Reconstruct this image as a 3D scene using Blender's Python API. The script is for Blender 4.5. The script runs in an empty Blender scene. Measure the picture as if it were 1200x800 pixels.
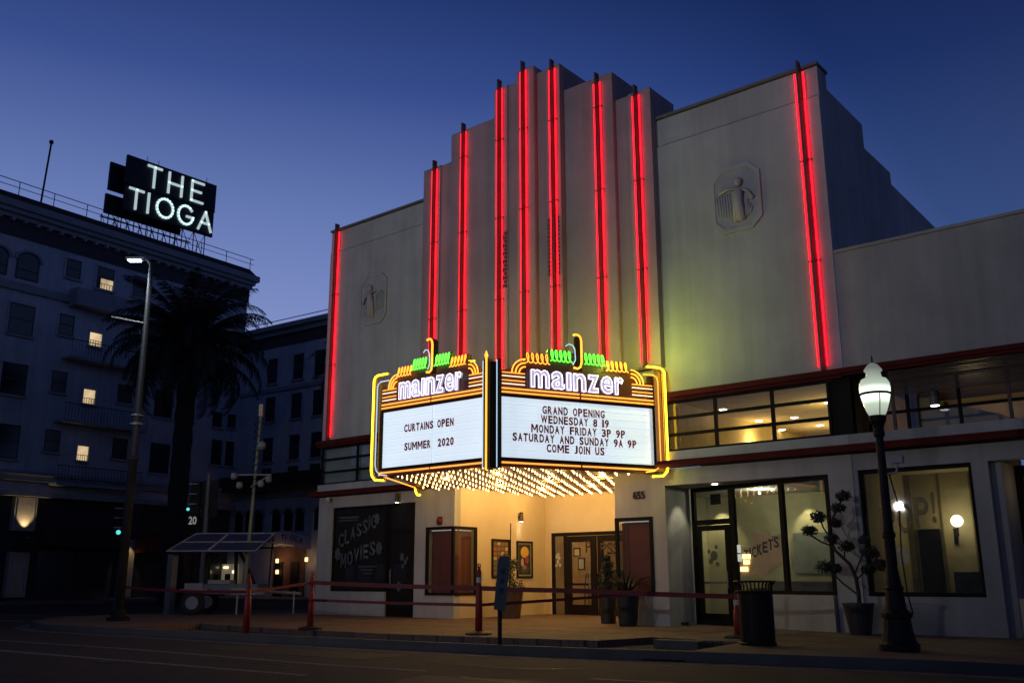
import bpy, bmesh, math, random
from mathutils import Vector, Matrix
random.seed(7)
R = math.radians
sc = bpy.context.scene
col = sc.collection

# ---------------------------------------------------------------- camera
cam = bpy.data.cameras.new('camera'); camo = bpy.data.objects.new('camera', cam); col.objects.link(camo)
cam.sensor_width = 36; cam.lens = 1104.79 * 36 / 1200; cam.clip_end = 2000; cam.clip_start = .1
CAM = Vector((24.552, -19.9, 1.27))
_pi, _ya, _ro = .244398, .689854, -.002545
_hd = Vector((-math.sin(_ya), math.cos(_ya), 0)); _rt = Vector((math.cos(_ya), math.sin(_ya), 0)); _up = Vector((0, 0, 1))
_fw = _hd*math.cos(_pi) + _up*math.sin(_pi); _u = _up*math.cos(_pi) - _hd*math.sin(_pi)
_r2 = _rt*math.cos(_ro) + _u*math.sin(_ro); _u2 = _u*math.cos(_ro) - _rt*math.sin(_ro)
m4 = Matrix.Identity(4)
for i in range(3):
    m4[i][0] = _r2[i]; m4[i][1] = _u2[i]; m4[i][2] = -_fw[i]; m4[i][3] = CAM[i]
camo.matrix_world = m4
sc.camera = camo
sc.view_settings.view_transform = 'Standard'; sc.view_settings.look = 'None'
sc.view_settings.exposure = 0; sc.view_settings.gamma = 1
cy = sc.cycles
cy.use_denoising = True
cy.max_bounces = 6; cy.diffuse_bounces = 2; cy.glossy_bounces = 3; cy.transmission_bounces = 4; cy.transparent_max_bounces = 10
cy.sample_clamp_indirect = 4; cy.use_light_tree = True
cy.caustics_reflective = False; cy.caustics_refractive = False

# ---------------------------------------------------------------- world: dusk sky, last light low in the west (left of the view)
w = bpy.data.worlds.new('World'); sc.world = w; w.use_nodes = True
nt = w.node_tree; nt.nodes.clear()
N = nt.nodes.new; L = nt.links.new
tc = N('ShaderNodeTexCoord'); sep = N('ShaderNodeSeparateXYZ'); L(tc.outputs['Generated'], sep.inputs[0])
ramp = N('ShaderNodeValToRGB'); L(sep.outputs[2], ramp.inputs[0])
els = [(0.0, (.20, .26, .60)), (.22, (.235, .30, .60)), (.36, (.140, .200, .46)), (.48, (.052, .093, .30)), (.61, (.017, .037, .140)), (1, (.004, .011, .05))]
cr = ramp.color_ramp
while len(cr.elements) < len(els): cr.elements.new(.5)
for e, (p, c) in zip(cr.elements, els): e.position = p; e.color = (*c, 1)
dot = N('ShaderNodeVectorMath'); dot.operation = 'DOT_PRODUCT'; L(tc.outputs['Generated'], dot.inputs[0])
wd = Vector((-math.sin(R(62)), math.cos(R(62)), -.1)).normalized(); dot.inputs[1].default_value = wd
mr = N('ShaderNodeMapRange'); mr.interpolation_type = 'SMOOTHSTEP'; L(dot.outputs['Value'], mr.inputs['Value'])
mr.inputs['From Min'].default_value = .36; mr.inputs['From Max'].default_value = .98
mr.inputs['To Min'].default_value = 0.0; mr.inputs['To Max'].default_value = 1.0
tint = N('ShaderNodeValToRGB'); L(mr.outputs[0], tint.inputs[0])
while len(tint.color_ramp.elements) < 4: tint.color_ramp.elements.new(.5)
for e, (p, c) in zip(tint.color_ramp.elements, [(0, (.25,.30,.37)), (.3, (.22,.32,.43)), (.65, (.55,.66,.78)), (1, (1,1,1))]): e.position = p; e.color = (*c, 1)
mul = N('ShaderNodeVectorMath'); mul.operation = 'MULTIPLY'; L(ramp.outputs[0], mul.inputs[0]); L(tint.outputs[0], mul.inputs[1])
bg = N('ShaderNodeBackground'); L(mul.outputs[0], bg.inputs[0]); bg.inputs[1].default_value = 1.0
wo = N('ShaderNodeOutputWorld'); L(bg.outputs[0], wo.inputs[0])

# ---------------------------------------------------------------- materials
MATS = {}
def mat(name, colr, rough=.7, metal=0, var=.12, scale=3.0, bump=.0, bscale=40, streak=0, spec=.5, coat=0):
    if name in MATS: return MATS[name]
    m = bpy.data.materials.new(name); m.use_nodes = True; t = m.node_tree; b = t.nodes['Principled BSDF']
    b.inputs['Roughness'].default_value = rough; b.inputs['Metallic'].default_value = metal
    b.inputs['Specular IOR Level'].default_value = spec; b.inputs['Coat Weight'].default_value = coat
    g = t.nodes.new('ShaderNodeNewGeometry')
    n = t.nodes.new('ShaderNodeTexNoise'); n.inputs['Scale'].default_value = scale; n.inputs['Detail'].default_value = 6
    t.links.new(g.outputs['Position'], n.inputs['Vector'])
    r = t.nodes.new('ShaderNodeMapRange'); r.inputs['From Min'].default_value = .3; r.inputs['From Max'].default_value = .7
    r.inputs['To Min'].default_value = 1-var; r.inputs['To Max'].default_value = 1+var
    t.links.new(n.outputs[0], r.inputs[0])
    s = t.nodes.new('ShaderNodeVectorMath'); s.operation = 'SCALE'; s.inputs[0].default_value = colr
    t.links.new(r.outputs[0], s.inputs['Scale'])
    last = s.outputs[0]
    if streak:
        n4 = t.nodes.new('ShaderNodeTexNoise'); n4.inputs['Scale'].default_value = .32; n4.inputs['Detail'].default_value = 8; n4.inputs['Roughness'].default_value = .65; t.links.new(g.outputs['Position'], n4.inputs['Vector'])
        r4 = t.nodes.new('ShaderNodeMapRange'); r4.inputs['From Min'].default_value = .38; r4.inputs['From Max'].default_value = .62; r4.inputs['To Min'].default_value = .84; r4.inputs['To Max'].default_value = 1.08; t.links.new(n4.outputs[0], r4.inputs[0])
        s4 = t.nodes.new('ShaderNodeVectorMath'); s4.operation = 'SCALE'; t.links.new(last, s4.inputs[0]); t.links.new(r4.outputs[0], s4.inputs['Scale']); last = s4.outputs[0]
        mp = t.nodes.new('ShaderNodeMapping'); mp.inputs['Scale'].default_value = (2.2, 2.2, .12); t.links.new(g.outputs['Position'], mp.inputs[0])
        n2 = t.nodes.new('ShaderNodeTexNoise'); n2.inputs['Scale'].default_value = 1.6; n2.inputs['Detail'].default_value = 5; t.links.new(mp.outputs[0], n2.inputs['Vector'])
        r2 = t.nodes.new('ShaderNodeMapRange'); r2.inputs['From Min'].default_value = .35; r2.inputs['From Max'].default_value = .7
        r2.inputs['To Min'].default_value = 1.03; r2.inputs['To Max'].default_value = 1-streak; t.links.new(n2.outputs[0], r2.inputs[0])
        s2 = t.nodes.new('ShaderNodeVectorMath'); s2.operation = 'SCALE'; t.links.new(last, s2.inputs[0]); t.links.new(r2.outputs[0], s2.inputs['Scale'])
        last = s2.outputs[0]
    t.links.new(last, b.inputs['Base Color'])
    if bump:
        n3 = t.nodes.new('ShaderNodeTexNoise'); n3.inputs['Scale'].default_value = bscale; n3.inputs['Detail'].default_value = 4
        t.links.new(g.outputs['Position'], n3.inputs['Vector'])
        bp = t.nodes.new('ShaderNodeBump'); bp.inputs['Strength'].default_value = bump; bp.inputs['Distance'].default_value = .02
        t.links.new(n3.outputs[0], bp.inputs['Height']); t.links.new(bp.outputs[0], b.inputs['Normal'])
    MATS[name] = m; return m
def emat(name, colr, strength, var=0, base=None):
    if name in MATS: return MATS[name]
    m = bpy.data.materials.new(name); m.use_nodes = True; t = m.node_tree; b = t.nodes['Principled BSDF']
    b.inputs['Base Color'].default_value = (*(base or colr), 1); b.inputs['Emission Color'].default_value = (*colr, 1)
    b.inputs['Emission Strength'].default_value = strength; b.inputs['Roughness'].default_value = .4
    if var:
        g = t.nodes.new('ShaderNodeNewGeometry'); n = t.nodes.new('ShaderNodeTexNoise'); n.inputs['Scale'].default_value = 1.2; n.inputs['Detail'].default_value = 3
        t.links.new(g.outputs['Position'], n.inputs['Vector'])
        r = t.nodes.new('ShaderNodeMapRange'); r.inputs['From Min'].default_value = .3; r.inputs['From Max'].default_value = .7
        r.inputs['To Min'].default_value = strength*(1-var); r.inputs['To Max'].default_value = strength*(1+var)
        t.links.new(n.outputs[0], r.inputs[0]); t.links.new(r.outputs[0], b.inputs['Emission Strength'])
    MATS[name] = m; return m
def glass(name, tint=(.9, .92, .9), fac=.12, dirt=.03):
    if name in MATS: return MATS[name]
    m = bpy.data.materials.new(name); m.use_nodes = True; t = m.node_tree; t.nodes.clear()
    o = t.nodes.new('ShaderNodeOutputMaterial'); mx = t.nodes.new('ShaderNodeMixShader'); tr = t.nodes.new('ShaderNodeBsdfTransparent')
    gl = t.nodes.new('ShaderNodeBsdfGlossy'); gl.inputs['Roughness'].default_value = .015; gl.inputs['Color'].default_value = (.8,.8,.8,1)
    fr = t.nodes.new('ShaderNodeFresnel'); fr.inputs[0].default_value = 1.5
    a = t.nodes.new('ShaderNodeMath'); a.operation = 'MULTIPLY_ADD'; a.inputs[1].default_value = 1.7; a.inputs[2].default_value = fac*.15
    ge = t.nodes.new('ShaderNodeNewGeometry'); iv = t.nodes.new('ShaderNodeMath'); iv.operation = 'SUBTRACT'; iv.inputs[0].default_value = 1; t.links.new(ge.outputs['Backfacing'], iv.inputs[1])
    fm = t.nodes.new('ShaderNodeMath'); fm.operation = 'MULTIPLY'; t.links.new(a.outputs[0], fm.inputs[0]); t.links.new(iv.outputs[0], fm.inputs[1])
    t.links.new(fr.outputs[0], a.inputs[0]); t.links.new(fm.outputs[0], mx.inputs[0])
    tr.inputs[0].default_value = (*tint, 1)
    df = t.nodes.new('ShaderNodeBsdfDiffuse'); df.inputs[0].default_value = (.5, .5, .48, 1)
    m2 = t.nodes.new('ShaderNodeMixShader'); m2.inputs[0].default_value = dirt
    t.links.new(tr.outputs[0], m2.inputs[1]); t.links.new(df.outputs[0], m2.inputs[2])
    t.links.new(m2.outputs[0], mx.inputs[1]); t.links.new(gl.outputs[0], mx.inputs[2]); t.links.new(mx.outputs[0], o.inputs[0])
    MATS[name] = m; return m

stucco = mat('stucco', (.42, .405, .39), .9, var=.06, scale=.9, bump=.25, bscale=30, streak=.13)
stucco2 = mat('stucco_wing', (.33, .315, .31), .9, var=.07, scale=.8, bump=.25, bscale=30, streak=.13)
stucco_in = mat('stucco_entrance', (.58, .47, .31), .85, var=.05, scale=2, bump=.12, bscale=30)
tierm = mat('stucco_tower', (.35, .27, .285), .9, var=.07, scale=1.0, bump=.2, bscale=30, streak=.13)
darkred = mat('dark_red_paint', (.085, .011, .010), .85, spec=.15, var=.15)
finm = mat('fin_metal', (.09, .05, .05), .6, var=.2)
blackm = mat('black_metal', (.007, .007, .008), .6, spec=.25)
frame = mat('bronze_frame', (.008, .006, .005), .7, spec=.15)
brownpan = mat('brown_enamel', (.10, .030, .016), .35, var=.1)
steel = mat('galvanised_steel', (.30, .31, .32), .45, metal=.7)
asphalt = mat('asphalt', (.022, .022, .025), .85, var=.3, scale=2.2, bump=.6, bscale=120)
paintw = mat('worn_white_paint', (.13, .13, .13), .8, var=.45, scale=9)
conc = mat('kerb_concrete', (.10, .095, .09), .85, var=.15, scale=2, bump=.3)
soil = mat('dark_soil', (.02, .016, .013), .95, var=.4, scale=12, bump=.8)
hotelm = mat('hotel_stucco', (.50, .52, .56), .9, var=.08, scale=.6, streak=.15)
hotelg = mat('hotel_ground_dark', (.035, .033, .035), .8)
hotelt = mat('hotel_trim', (.30, .30, .32), .85, var=.12, scale=2)
roofm = mat('roof_dark', (.05, .04, .04), .8)
winm = mat('dark_window', (.012, .013, .016), .15, spec=.8)
sashm = mat('window_sash', (.05, .05, .06), .6)
room_wall = mat('room_wall', (.40, .35, .22), .9)
room_floor = mat('room_floor', (.10, .08, .06), .6)
ochre = mat('ochre_ceiling', (.50, .34, .12), .9)
G = glass('window_glass'); GD = glass('tinted_glass', (.45, .43, .42), .2)
letterm = mat('maroon_letter', (.30, .012, .035), .5)

def paving():
    m = mat('paving', (.19, .125, .088), .8, var=.12, scale=1.2, bump=.15, bscale=60); t = m.node_tree; b = t.nodes['Principled BSDF']
    br = t.nodes.new('ShaderNodeTexBrick'); g = t.nodes.new('ShaderNodeNewGeometry'); t.links.new(g.outputs['Position'], br.inputs['Vector'])
    br.inputs['Scale'].default_value = 1; br.inputs['Brick Width'].default_value = .2; br.inputs['Row Height'].default_value = .1
    br.inputs['Mortar Size'].default_value = .006; br.inputs['Color1'].default_value = (.21, .135, .095, 1); br.inputs['Color2'].default_value = (.15, .10, .075, 1)
    br.inputs['Mortar'].default_value = (.07, .06, .05, 1)
    n = t.nodes.new('ShaderNodeTexNoise'); n.inputs['Scale'].default_value = .8; n.inputs['Detail'].default_value = 5; t.links.new(g.outputs['Position'], n.inputs['Vector'])
    mx = t.nodes.new('ShaderNodeMix'); mx.data_type = 'RGBA'; mx.blend_type = 'MULTIPLY'; mx.inputs[0].default_value = .55
    t.links.new(br.outputs[0], mx.inputs[6]); t.links.new(n.outputs[1], mx.inputs[7]); 
    t.links.new(mx.outputs[2], b.inputs['Base Color'])
    return m
pavem = paving()

# ---------------------------------------------------------------- mesh helpers
class MB:
    def __init__(s): s.v = []; s.f = []; s.T = None
    def add(s, vs, fs):
        o = len(s.v)
        s.v += [tuple(s.T @ Vector(v)) if s.T else tuple(v) for v in vs]; s.f += [tuple(i+o for i in f) for f in fs]; return s
    def box(s, x0, x1, y0, y1, z0, z1):
        return s.add([(x0,y0,z0),(x1,y0,z0),(x1,y1,z0),(x0,y1,z0),(x0,y0,z1),(x1,y0,z1),(x1,y1,z1),(x0,y1,z1)],
                     [(0,3,2,1),(4,5,6,7),(0,1,5,4),(1,2,6,5),(2,3,7,6),(3,0,4,7)])
    def prism(s, pts, lo, hi, ax='z'):
        n = len(pts)
        def P(p, h): return (p[0],p[1],h) if ax == 'z' else ((p[0],h,p[1]) if ax == 'y' else (h,p[0],p[1]))
        return s.add([P(p,lo) for p in pts]+[P(p,hi) for p in pts],
                     [tuple(range(n))[::-1], tuple(range(n,2*n))]+[(i,(i+1)%n,n+(i+1)%n,n+i) for i in range(n)])
    def tube(s, path, r, n=6, closed=False, r1=None):
        P = [Vector(p) for p in path]; m = len(P); vs = []; fs = []
        ref = None
        for i, p in enumerate(P):
            a = P[(i-1) % m] if (closed or i) else P[0]; b = P[(i+1) % m] if (closed or i < m-1) else P[-1]
            t = (b-a).normalized()
            if ref is None: ref = t.orthogonal().normalized()
            ref = (ref - t*ref.dot(t))
            if ref.length < 1e-4: ref = t.orthogonal()
            ref.normalize(); bi = t.cross(ref)
            rr = r if r1 is None else r+(r1-r)*i/max(1, m-1)
            vs += [p + (ref*math.cos(2*math.pi*k/n)+bi*math.sin(2*math.pi*k/n))*rr for k in range(n)]
        rings = m if closed else m-1
        for i in range(rings):
            for k in range(n):
                a = i*n+k; b_ = i*n+(k+1) % n; c = ((i+1) % m)*n
                fs.append((a, b_, c+(k+1) % n, c+k))
        if not closed: fs += [tuple(range(n))[::-1], tuple(range((m-1)*n, m*n))]
        return s.add(vs, fs)
    def lathe(s, prof, c, n=16):
        vs = []; fs = []; m = len(prof)
        for (r, z) in prof: vs += [(c[0]+r*math.cos(2*math.pi*k/n), c[1]+r*math.sin(2*math.pi*k/n), c[2]+z) for k in range(n)]
        for i in range(m-1):
            for k in range(n): fs.append((i*n+k, i*n+(k+1) % n, (i+1)*n+(k+1) % n, (i+1)*n+k))
        fs += [tuple(range(n))[::-1], tuple(range((m-1)*n, m*n))]
        return s.add(vs, fs)
    def sphere(s, c, r, n=8, m=5, sz=1):
        return s.lathe([(r*math.sin(math.pi*(i+.02)/(m+.04)), -r*sz*math.cos(math.pi*(i+.02)/(m+.04))) for i in range(m+1)], c, n)
    def mesh(s, name, off=(0,0,0), smooth=False):
        me = bpy.data.meshes.new(name); o = Vector(off)
        me.from_pydata([tuple(Vector(v)-o) for v in s.v], [], s.f); me.update()
        if smooth: me.polygons.foreach_set('use_smooth', [True]*len(me.polygons))
        return me
def wloc(o):
    v = Vector((0,0,0))
    while o: v += Vector(o.location); o = o.parent
    return v
def bevel(o, wd=.01):
    b = o.modifiers.new('bevel', 'BEVEL'); b.width = wd; b.segments = 2; b.limit_method = 'ANGLE'; return o
def part(name, mb, m, parent, loc=None, smooth=False, label=None, stuff=False):
    """mesh given in world coordinates; its origin goes to loc (default: the parent's origin)"""
    pw = wloc(parent); L0 = Vector(loc) if loc is not None else pw
    me = mb.mesh(name, L0, smooth) if isinstance(mb, MB) else mb
    o = bpy.data.objects.new(name, me); col.objects.link(o); o.parent = parent; o.location = L0-pw
    if m and not me.materials: me.materials.append(m)
    if label: o['label'] = label
    if stuff: o['kind'] = 'stuff'
    return o
def inst(name, me, parent, loc, rotz=0, scale=None):
    o = bpy.data.objects.new(name, me); col.objects.link(o); o.parent = parent; o.location = Vector(loc)-wloc(parent); o.rotation_euler = (0,0,rotz)
    if scale: o.scale = scale
    return o
def thing(name, label, cat, loc=(0,0,0), group=None):
    o = bpy.data.objects.new(name, None); col.objects.link(o); o.location = loc; o['label'] = label; o['category'] = cat
    o.empty_display_size = .2
    if group: o['group'] = group
    return o
def tagmesh(name, mb, m, label, cat, loc=(0,0,0), group=None, smooth=False):
    o = bpy.data.objects.new(name, mb.mesh(name, loc, smooth)); col.objects.link(o); o.location = loc; o.data.materials.append(m)
    o['label'] = label; o['category'] = cat
    if group: o['group'] = group
    return o
def struct(name, mb, m, kind='structure', label=None):
    o = bpy.data.objects.new(name, mb.mesh(name)); col.objects.link(o); o.data.materials.append(m); o['kind'] = kind
    if label: o['label'] = label
    return o
def copy_tree(o, parent=None, loc=None, label=None):
    c = o.copy(); col.objects.link(c); c.parent = parent
    if loc is not None: c.location = loc
    if label: c['label'] = label
    for ch in list(o.children): copy_tree(ch, c)
    return c
def lamp(name, kind, loc, power, colr, size=.05, parent=None, aim=None, angle=80, blend=.6):
    l = bpy.data.lights.new(name, kind); l.energy = power; l.color = colr; l.shadow_soft_size = size
    if kind == 'SPOT': l.spot_size = R(angle); l.spot_blend = blend
    o = bpy.data.objects.new(name, l); col.objects.link(o)
    o.location = Vector(loc) - (wloc(parent) if parent else Vector((0,0,0))); o.parent = parent
    if aim: o.rotation_euler = (Vector(aim)-Vector(loc)).to_track_quat('-Z', 'Y').to_euler()
    return o
_fc = {}
def textmesh(s, w=None, h=None, off=.0, ext=.0, bev=0, sx=1):
    """flat lettering in the local XZ plane facing -Y, lower-left corner at the origin, fitted to w x h"""
    key = (s, w, h, off, ext, bev, sx)
    if key in _fc: return _fc[key]
    if s == 'M' and w and h and not bev:
        m = MB(); b = w*.20; e = ext or .004
        m.box(0,b,-e,0,0,h).box(w-b,w,-e,0,0,h)
        m.prism([(b*.2,h),(b*1.25,h),(w/2+b*.45,h*.28),(w/2-b*.45,h*.28)], -e-.001, -.001, 'y').prism([(w-b*1.25,h),(w-b*.2,h),(w/2+b*.45,h*.28),(w/2-b*.45,h*.28)], -e-.002, -.002, 'y')
        me = m.mesh('lettering'); me['w'] = w; _fc[key] = me; return me
    cu = bpy.data.curves.new('lettering', 'FONT'); cu.body = s; cu.size = 1; cu.offset = off; cu.extrude = 0; cu.resolution_u = 3
    if bev: cu.fill_mode = 'NONE'; cu.bevel_depth = bev; cu.bevel_resolution = 0
    o = bpy.data.objects.new('lettering', cu); col.objects.link(o)
    dg = bpy.context.evaluated_depsgraph_get(); me = bpy.data.meshes.new_from_object(o.evaluated_get(dg)); bpy.data.objects.remove(o)
    xs = [v.co.x for v in me.vertices]; ys = [v.co.y for v in me.vertices]
    x0, x1, y0, y1 = min(xs), max(xs), min(ys), max(ys)
    ky = h/(y1-y0) if h else 1; kx = (w/(x1-x0)) if w else ky*sx
    for v in me.vertices: v.co = Vector(((v.co.x-x0)*kx, -v.co.z*min(kx, ky), (v.co.y-y0)*ky))
    if ext:
        bm = bmesh.new(); bm.from_mesh(me); r = bmesh.ops.extrude_face_region(bm, geom=bm.faces[:])
        for e in r['geom']:
            if isinstance(e, bmesh.types.BMVert): e.co.y -= ext
        bm.normal_update(); bm.to_mesh(me); bm.free()
    me['w'] = (x1-x0)*kx; me.materials.clear()
    _fc[key] = me; return me
def text(name, s, m, parent, loc, w=None, h=None, rotz=0, off=0, ext=.004, bev=0, sx=1):
    me = textmesh(s, w, h, off, ext, bev, sx)
    if not me.materials: me.materials.append(m)
    return inst(name, me, parent, loc, rotz)

# ================================================================ SETTING
road = MB().box(-400, 400, -400, 400, -.3, 0); struct('road', road, asphalt)
KL = [(-4.6,40),(-4.6,-4.2),(-4.3,-5.5),(-3.6,-6.7),(-2.2,-7.8),(-.2,-8.35),(2.6,-8.2),(7.82,-7.8),(11.27,-7.5),(13.78,-7.2),(15.54,-6.86),(16.88,-6.5),(19.28,-5.95),(20.84,-5.8),(60,-5.2)]
pv = MB().prism([(x, y+.15) if x > 2.5 else (x+.15 if x < -2 else x+.05, y+.1) for x, y in KL[:7]] +
                [(2.7,-5.8),(6.35,-6.06),(9.7,-6.02),(12.66,-5.51),(14.36,-5.15),(14.64,-3.69),(16.2,-3.9),(16.65,-4.03),(16.9,-6.36)] +
                [(x, y+.15) for x, y in KL[12:]] + [(60,40)], -.05, .15)
struct('pavement', pv, pavem)
kb = MB()
for i in range(len(KL)-1):
    a = Vector((*KL[i],0)); b = Vector((*KL[i+1],0)); d = (b-a).normalized(); n = Vector((-d.y, d.x, 0))
    if i == 0: n = Vector((1,0,0))
    kb.prism([(a.x,a.y),(b.x,b.y),((b+n*.14).x,(b+n*.14).y),((a+n*.14).x,(a+n*.14).y)], -.04, .156)
struct('kerb', kb, conc)
gut = MB()
for i in range(3, len(KL)-1):
    a = Vector((*KL[i],0)); b = Vector((*KL[i+1],0)); d = (b-a).normalized(); n = Vector((-d.y, d.x, 0))
    gut.prism([((a-n*.45).x,(a-n*.45).y),((b-n*.45).x,(b-n*.45).y),(b.x,b.y),(a.x,a.y)], -.02, .005)
struct('gutter', gut, conc)
struct('planting_bed', MB().prism([(2.7,-8.1),(16.9,-6.6),(16.9,-3.6),(2.7,-5.7)], -.02, .03), soil)
ln = MB()
LP = [(-40,-12.6),(3.03,-10.76),(7.51,-10.37),(13.28,-10.21),(14.82,-9.99)]
for a, b in zip(LP[:-1], LP[1:]): ln.prism([(a[0],a[1]-.06),(b[0],b[1]-.06),(b[0],b[1]+.06),(a[0],a[1]+.06)], .002, .006)
ln.prism([(17.2,-9.5),(18.3,-9.3),(18.3,-9.15),(17.2,-9.35)], .002, .006)
ln.prism([(2,-12.4),(14,-11.5),(14,-11.35),(2,-12.2)], .002, .006)
struct('road_marking', ln, paintw)
struct('crossing_marking', MB().prism([(-6,-6.5),(-22,-9.5),(-22,-9.2),(-6,-6.2)], .002, .006).prism([(-6,-3.5),(-22,-6.5),(-22,-6.2),(-6,-3.2)], .002, .006), paintw)
struct('far_pavement', MB().prism([(-60,-30),(-25.5,-30),(-24.5,12),(10,12.2),(10,60),(-60,60)], -.05, .15), mat('far_paving', (.12, .11, .105), .85))

pt = mat('asphalt_patch', (.013,.013,.015), .8, var=.3, scale=6)
struct('asphalt_patch', MB().prism([(8.5,-9.6),(12.6,-9.3),(12.8,-8.3),(8.4,-8.5)], -.01, .004).prism([(15.5,-11.4),(18.8,-10.6),(18.4,-9.7),(15.2,-10.4)], -.01, .0045).prism([(-6,-16),(3,-13.4),(2.7,-12.7),(-6.2,-15.2)], -.01, .0042), pt)
ck = MB()
for k in range(16):
    x, y = random.uniform(-2,19), random.uniform(-14,-8.6); a = random.uniform(-.5,.5); w0 = .012
    for j in range(9):
        a += random.uniform(-.5,.5); d = Vector((math.cos(a),math.sin(a),0))*random.uniform(.15,.4); n = Vector((-d.y,d.x,0)).normalized()*w0
        ck.prism([(x-n.x,y-n.y),(x+d.x-n.x,y+d.y-n.y),(x+d.x+n.x,y+d.y+n.y),(x+n.x,y+n.y)], 0, .0052+.0001*k); x += d.x; y += d.y
struct('road_crack', ck, mat('tar_seal', (.006,.006,.007), .45))
struct('manhole_cover', MB().lathe([(.34,0),(.34,.007),(.30,.007),(.30,.004)], (9.8,-11.8,0), 24), mat('cast_iron', (.03,.028,.026), .5, metal=.5))
jt = MB()
for k in range(22): x = -3.2+k*1.5; jt.box(x, x+.014, -3.6 if x > 14 and x < 17 else -5.0, -.02, .15, .1525)
for y in (-1.6,-3.1): jt.box(-4.2, 40, y, y+.014, .15, .1522)
struct('paving_joint', jt, mat('joint_dark', (.05,.04,.035), .9))

# ================================================================ THEATRE
th = thing('theatre_building', 'stepped art deco theatre with vertical red neon fins and a stuccoed facade', 'theatre', (8.7, 0, .15))
WP = lambda *a, **k: part('wall', *a, **k)
def boxes(lst):
    m = MB()
    for b in lst: m.box(*b)
    return m
# lower front wall, left of the entrance
WP(boxes([(0,.68,0,.25,.15,3.77),(.68,3.2,0,.25,.15,.85),(.68,4.42,0,.25,3.42,3.77),(4.42,4.9,0,.25,.15,3.77),(4.9,6.0,.001,.25,.15,.77),(4.9,6.0,.001,.25,2.67,3.77),
          (0,.25,.25,14,.15,5.6)]), stucco, th)
# entrance walls
WP(boxes([(5.72,6.003,.95,4.2,.15,3.8),(5.72,6.003,.25,.95,.15,.77),(5.72,6.003,.25,.95,2.67,3.8),(5.72,6.25,4.2,4.4,.15,3.8),(6.25,9.6,4.2,4.4,2.6,3.8),(9.6,11.7,4.2,4.4,.15,3.8),
          (11.43,11.7,1.0,4.2,.15,3.8)]), stucco_in, th)
# right pier
WP(boxes([(11.43,12.87,0,.25,2.67,3.77),(12.5,12.87,0,.25,.15,2.67),(11.43,12.5,0,.25,.15,.84),(12.72,12.87,.25,1.3,.15,3.77),(11.43,11.7,.25,1.0,2.67,3.77),(11.43,11.7,.25,1.0,.15,.84)]), stucco, th)
# right shopfront surround
WP(boxes([(12.87,17.4,0,.25,3.38,3.77),(16.87,17.4,0,.25,.15,3.38)]), stucco, th)
part('soffit', boxes([(12.87,17.3,.25,1.42,3.38,3.5),(11.75,17.3,1.42,4.0,3.38,3.5)]), stucco, th)
# upper body: one solid stepped along its sides
prof = [(0,5.6),(0,12.12),(.06,12.12),(.06,12.9),(.57,12.9),(.57,12.5),(2.9,12.5),(2.9,11.84),(4.85,11.84),(4.85,11.5),(8.9,11.4),(8.9,9.5),(14,9.5),(14,5.6)]
part('upper_wall', MB().prism(prof, 0, 17.4, 'x'), stucco, th)
part('parapet_band', boxes([(-.003,17.403,.028,.3,12.15,12.88)]), stucco, th)
part('coping', boxes([(-.03,17.43,-.03,.62,12.91,12.98)]), mat('coping_dark', (.15,.135,.13), .8), th)
part('wall_core', boxes([(4.6,13.0,.0,.25,3.9,5.6)]), stucco, th)
# tiers of the central tower
for i, (x0, x1, y, z, zb) in enumerate([(4.69,13.03,-.17,13.8,6.26),(5.95,11.92,-.30,14.62,5.8),(7.87,10.29,-.45,15.4,5.8),(8.80,9.46,-.60,15.6,5.8)]):
    bevel(part('tower_tier', boxes([(x0,x1,y,1.05+.002*i,zb,z)]), tierm, th), .02)
part('pilaster', boxes([(12.35,13.031,-.205,-.1,6.3,13.801)]), tierm, th)
part('pilaster', boxes([(4.689,5.42,-.205,-.1,6.3,13.801)]), tierm, th)
for x0, x1 in ((7.869, 8.38), (9.80, 10.291)):
    part('pilaster', boxes([(x0,x1,-.485,-.3,5.8,15.401)]), tierm, th)
# pierced grilles on the tower
for x0 in (7.98, 9.84):
    g = MB()
    for r in range(14):
        for c in range(4):
            if (r+c) % 2 == 0 or c in (0, 3): g.box(x0+c*.1, x0+c*.1+.07, -.535, -.48, 9.15+r*.12, 9.15+r*.12+.075)
    part('grille', g, mat('grille_dark', (.12, .08, .075), .8), th, stuff=True)  # dark raised blocks drawn for the pierced pattern
redneon = emat('red_neon', (1, .004, .013), 5.6, var=.25)
# fins with a neon tube on either side
fins = [(.36,-.0,5.62,13.12),(5.22,-.205,6.3,13.98),(6.52,-.30,6.3,14.80),(8.12,-.485,6.3,15.62),(9.11,-.60,6.3,15.80),(10.07,-.485,6.3,15.55),(11.46,-.30,6.3,14.70),(12.62,-.205,6.3,13.95),(16.99,.0,5.62,13.10)]
clipm = mat('fin_metal', (.09, .05, .05))
for (x, y, z0, z1) in fins:
    top = z1-.30
    f = part('fin', boxes([(x-.025,x+.025,y-.145,y+.02,z0,z1)]), finm, th)
    for s in (-1, 1):
        zz = z0+.1; k = 0
        while zz < top-.05:
            ze = min(zz+2.4, top)
            part('neon_tube', MB().tube([(x+s*.10,y-.055,zz),(x+s*.10,y-.055,ze)], .018, 6), redneon, f)
            if k: part('tube_clip', boxes([(min(x+s*.04,x+s*.13),max(x+s*.04,x+s*.13),y-.09,y-.01,zz-.03,zz-.004)]), clipm, f)
            zz = ze+.034; k += 1
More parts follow.
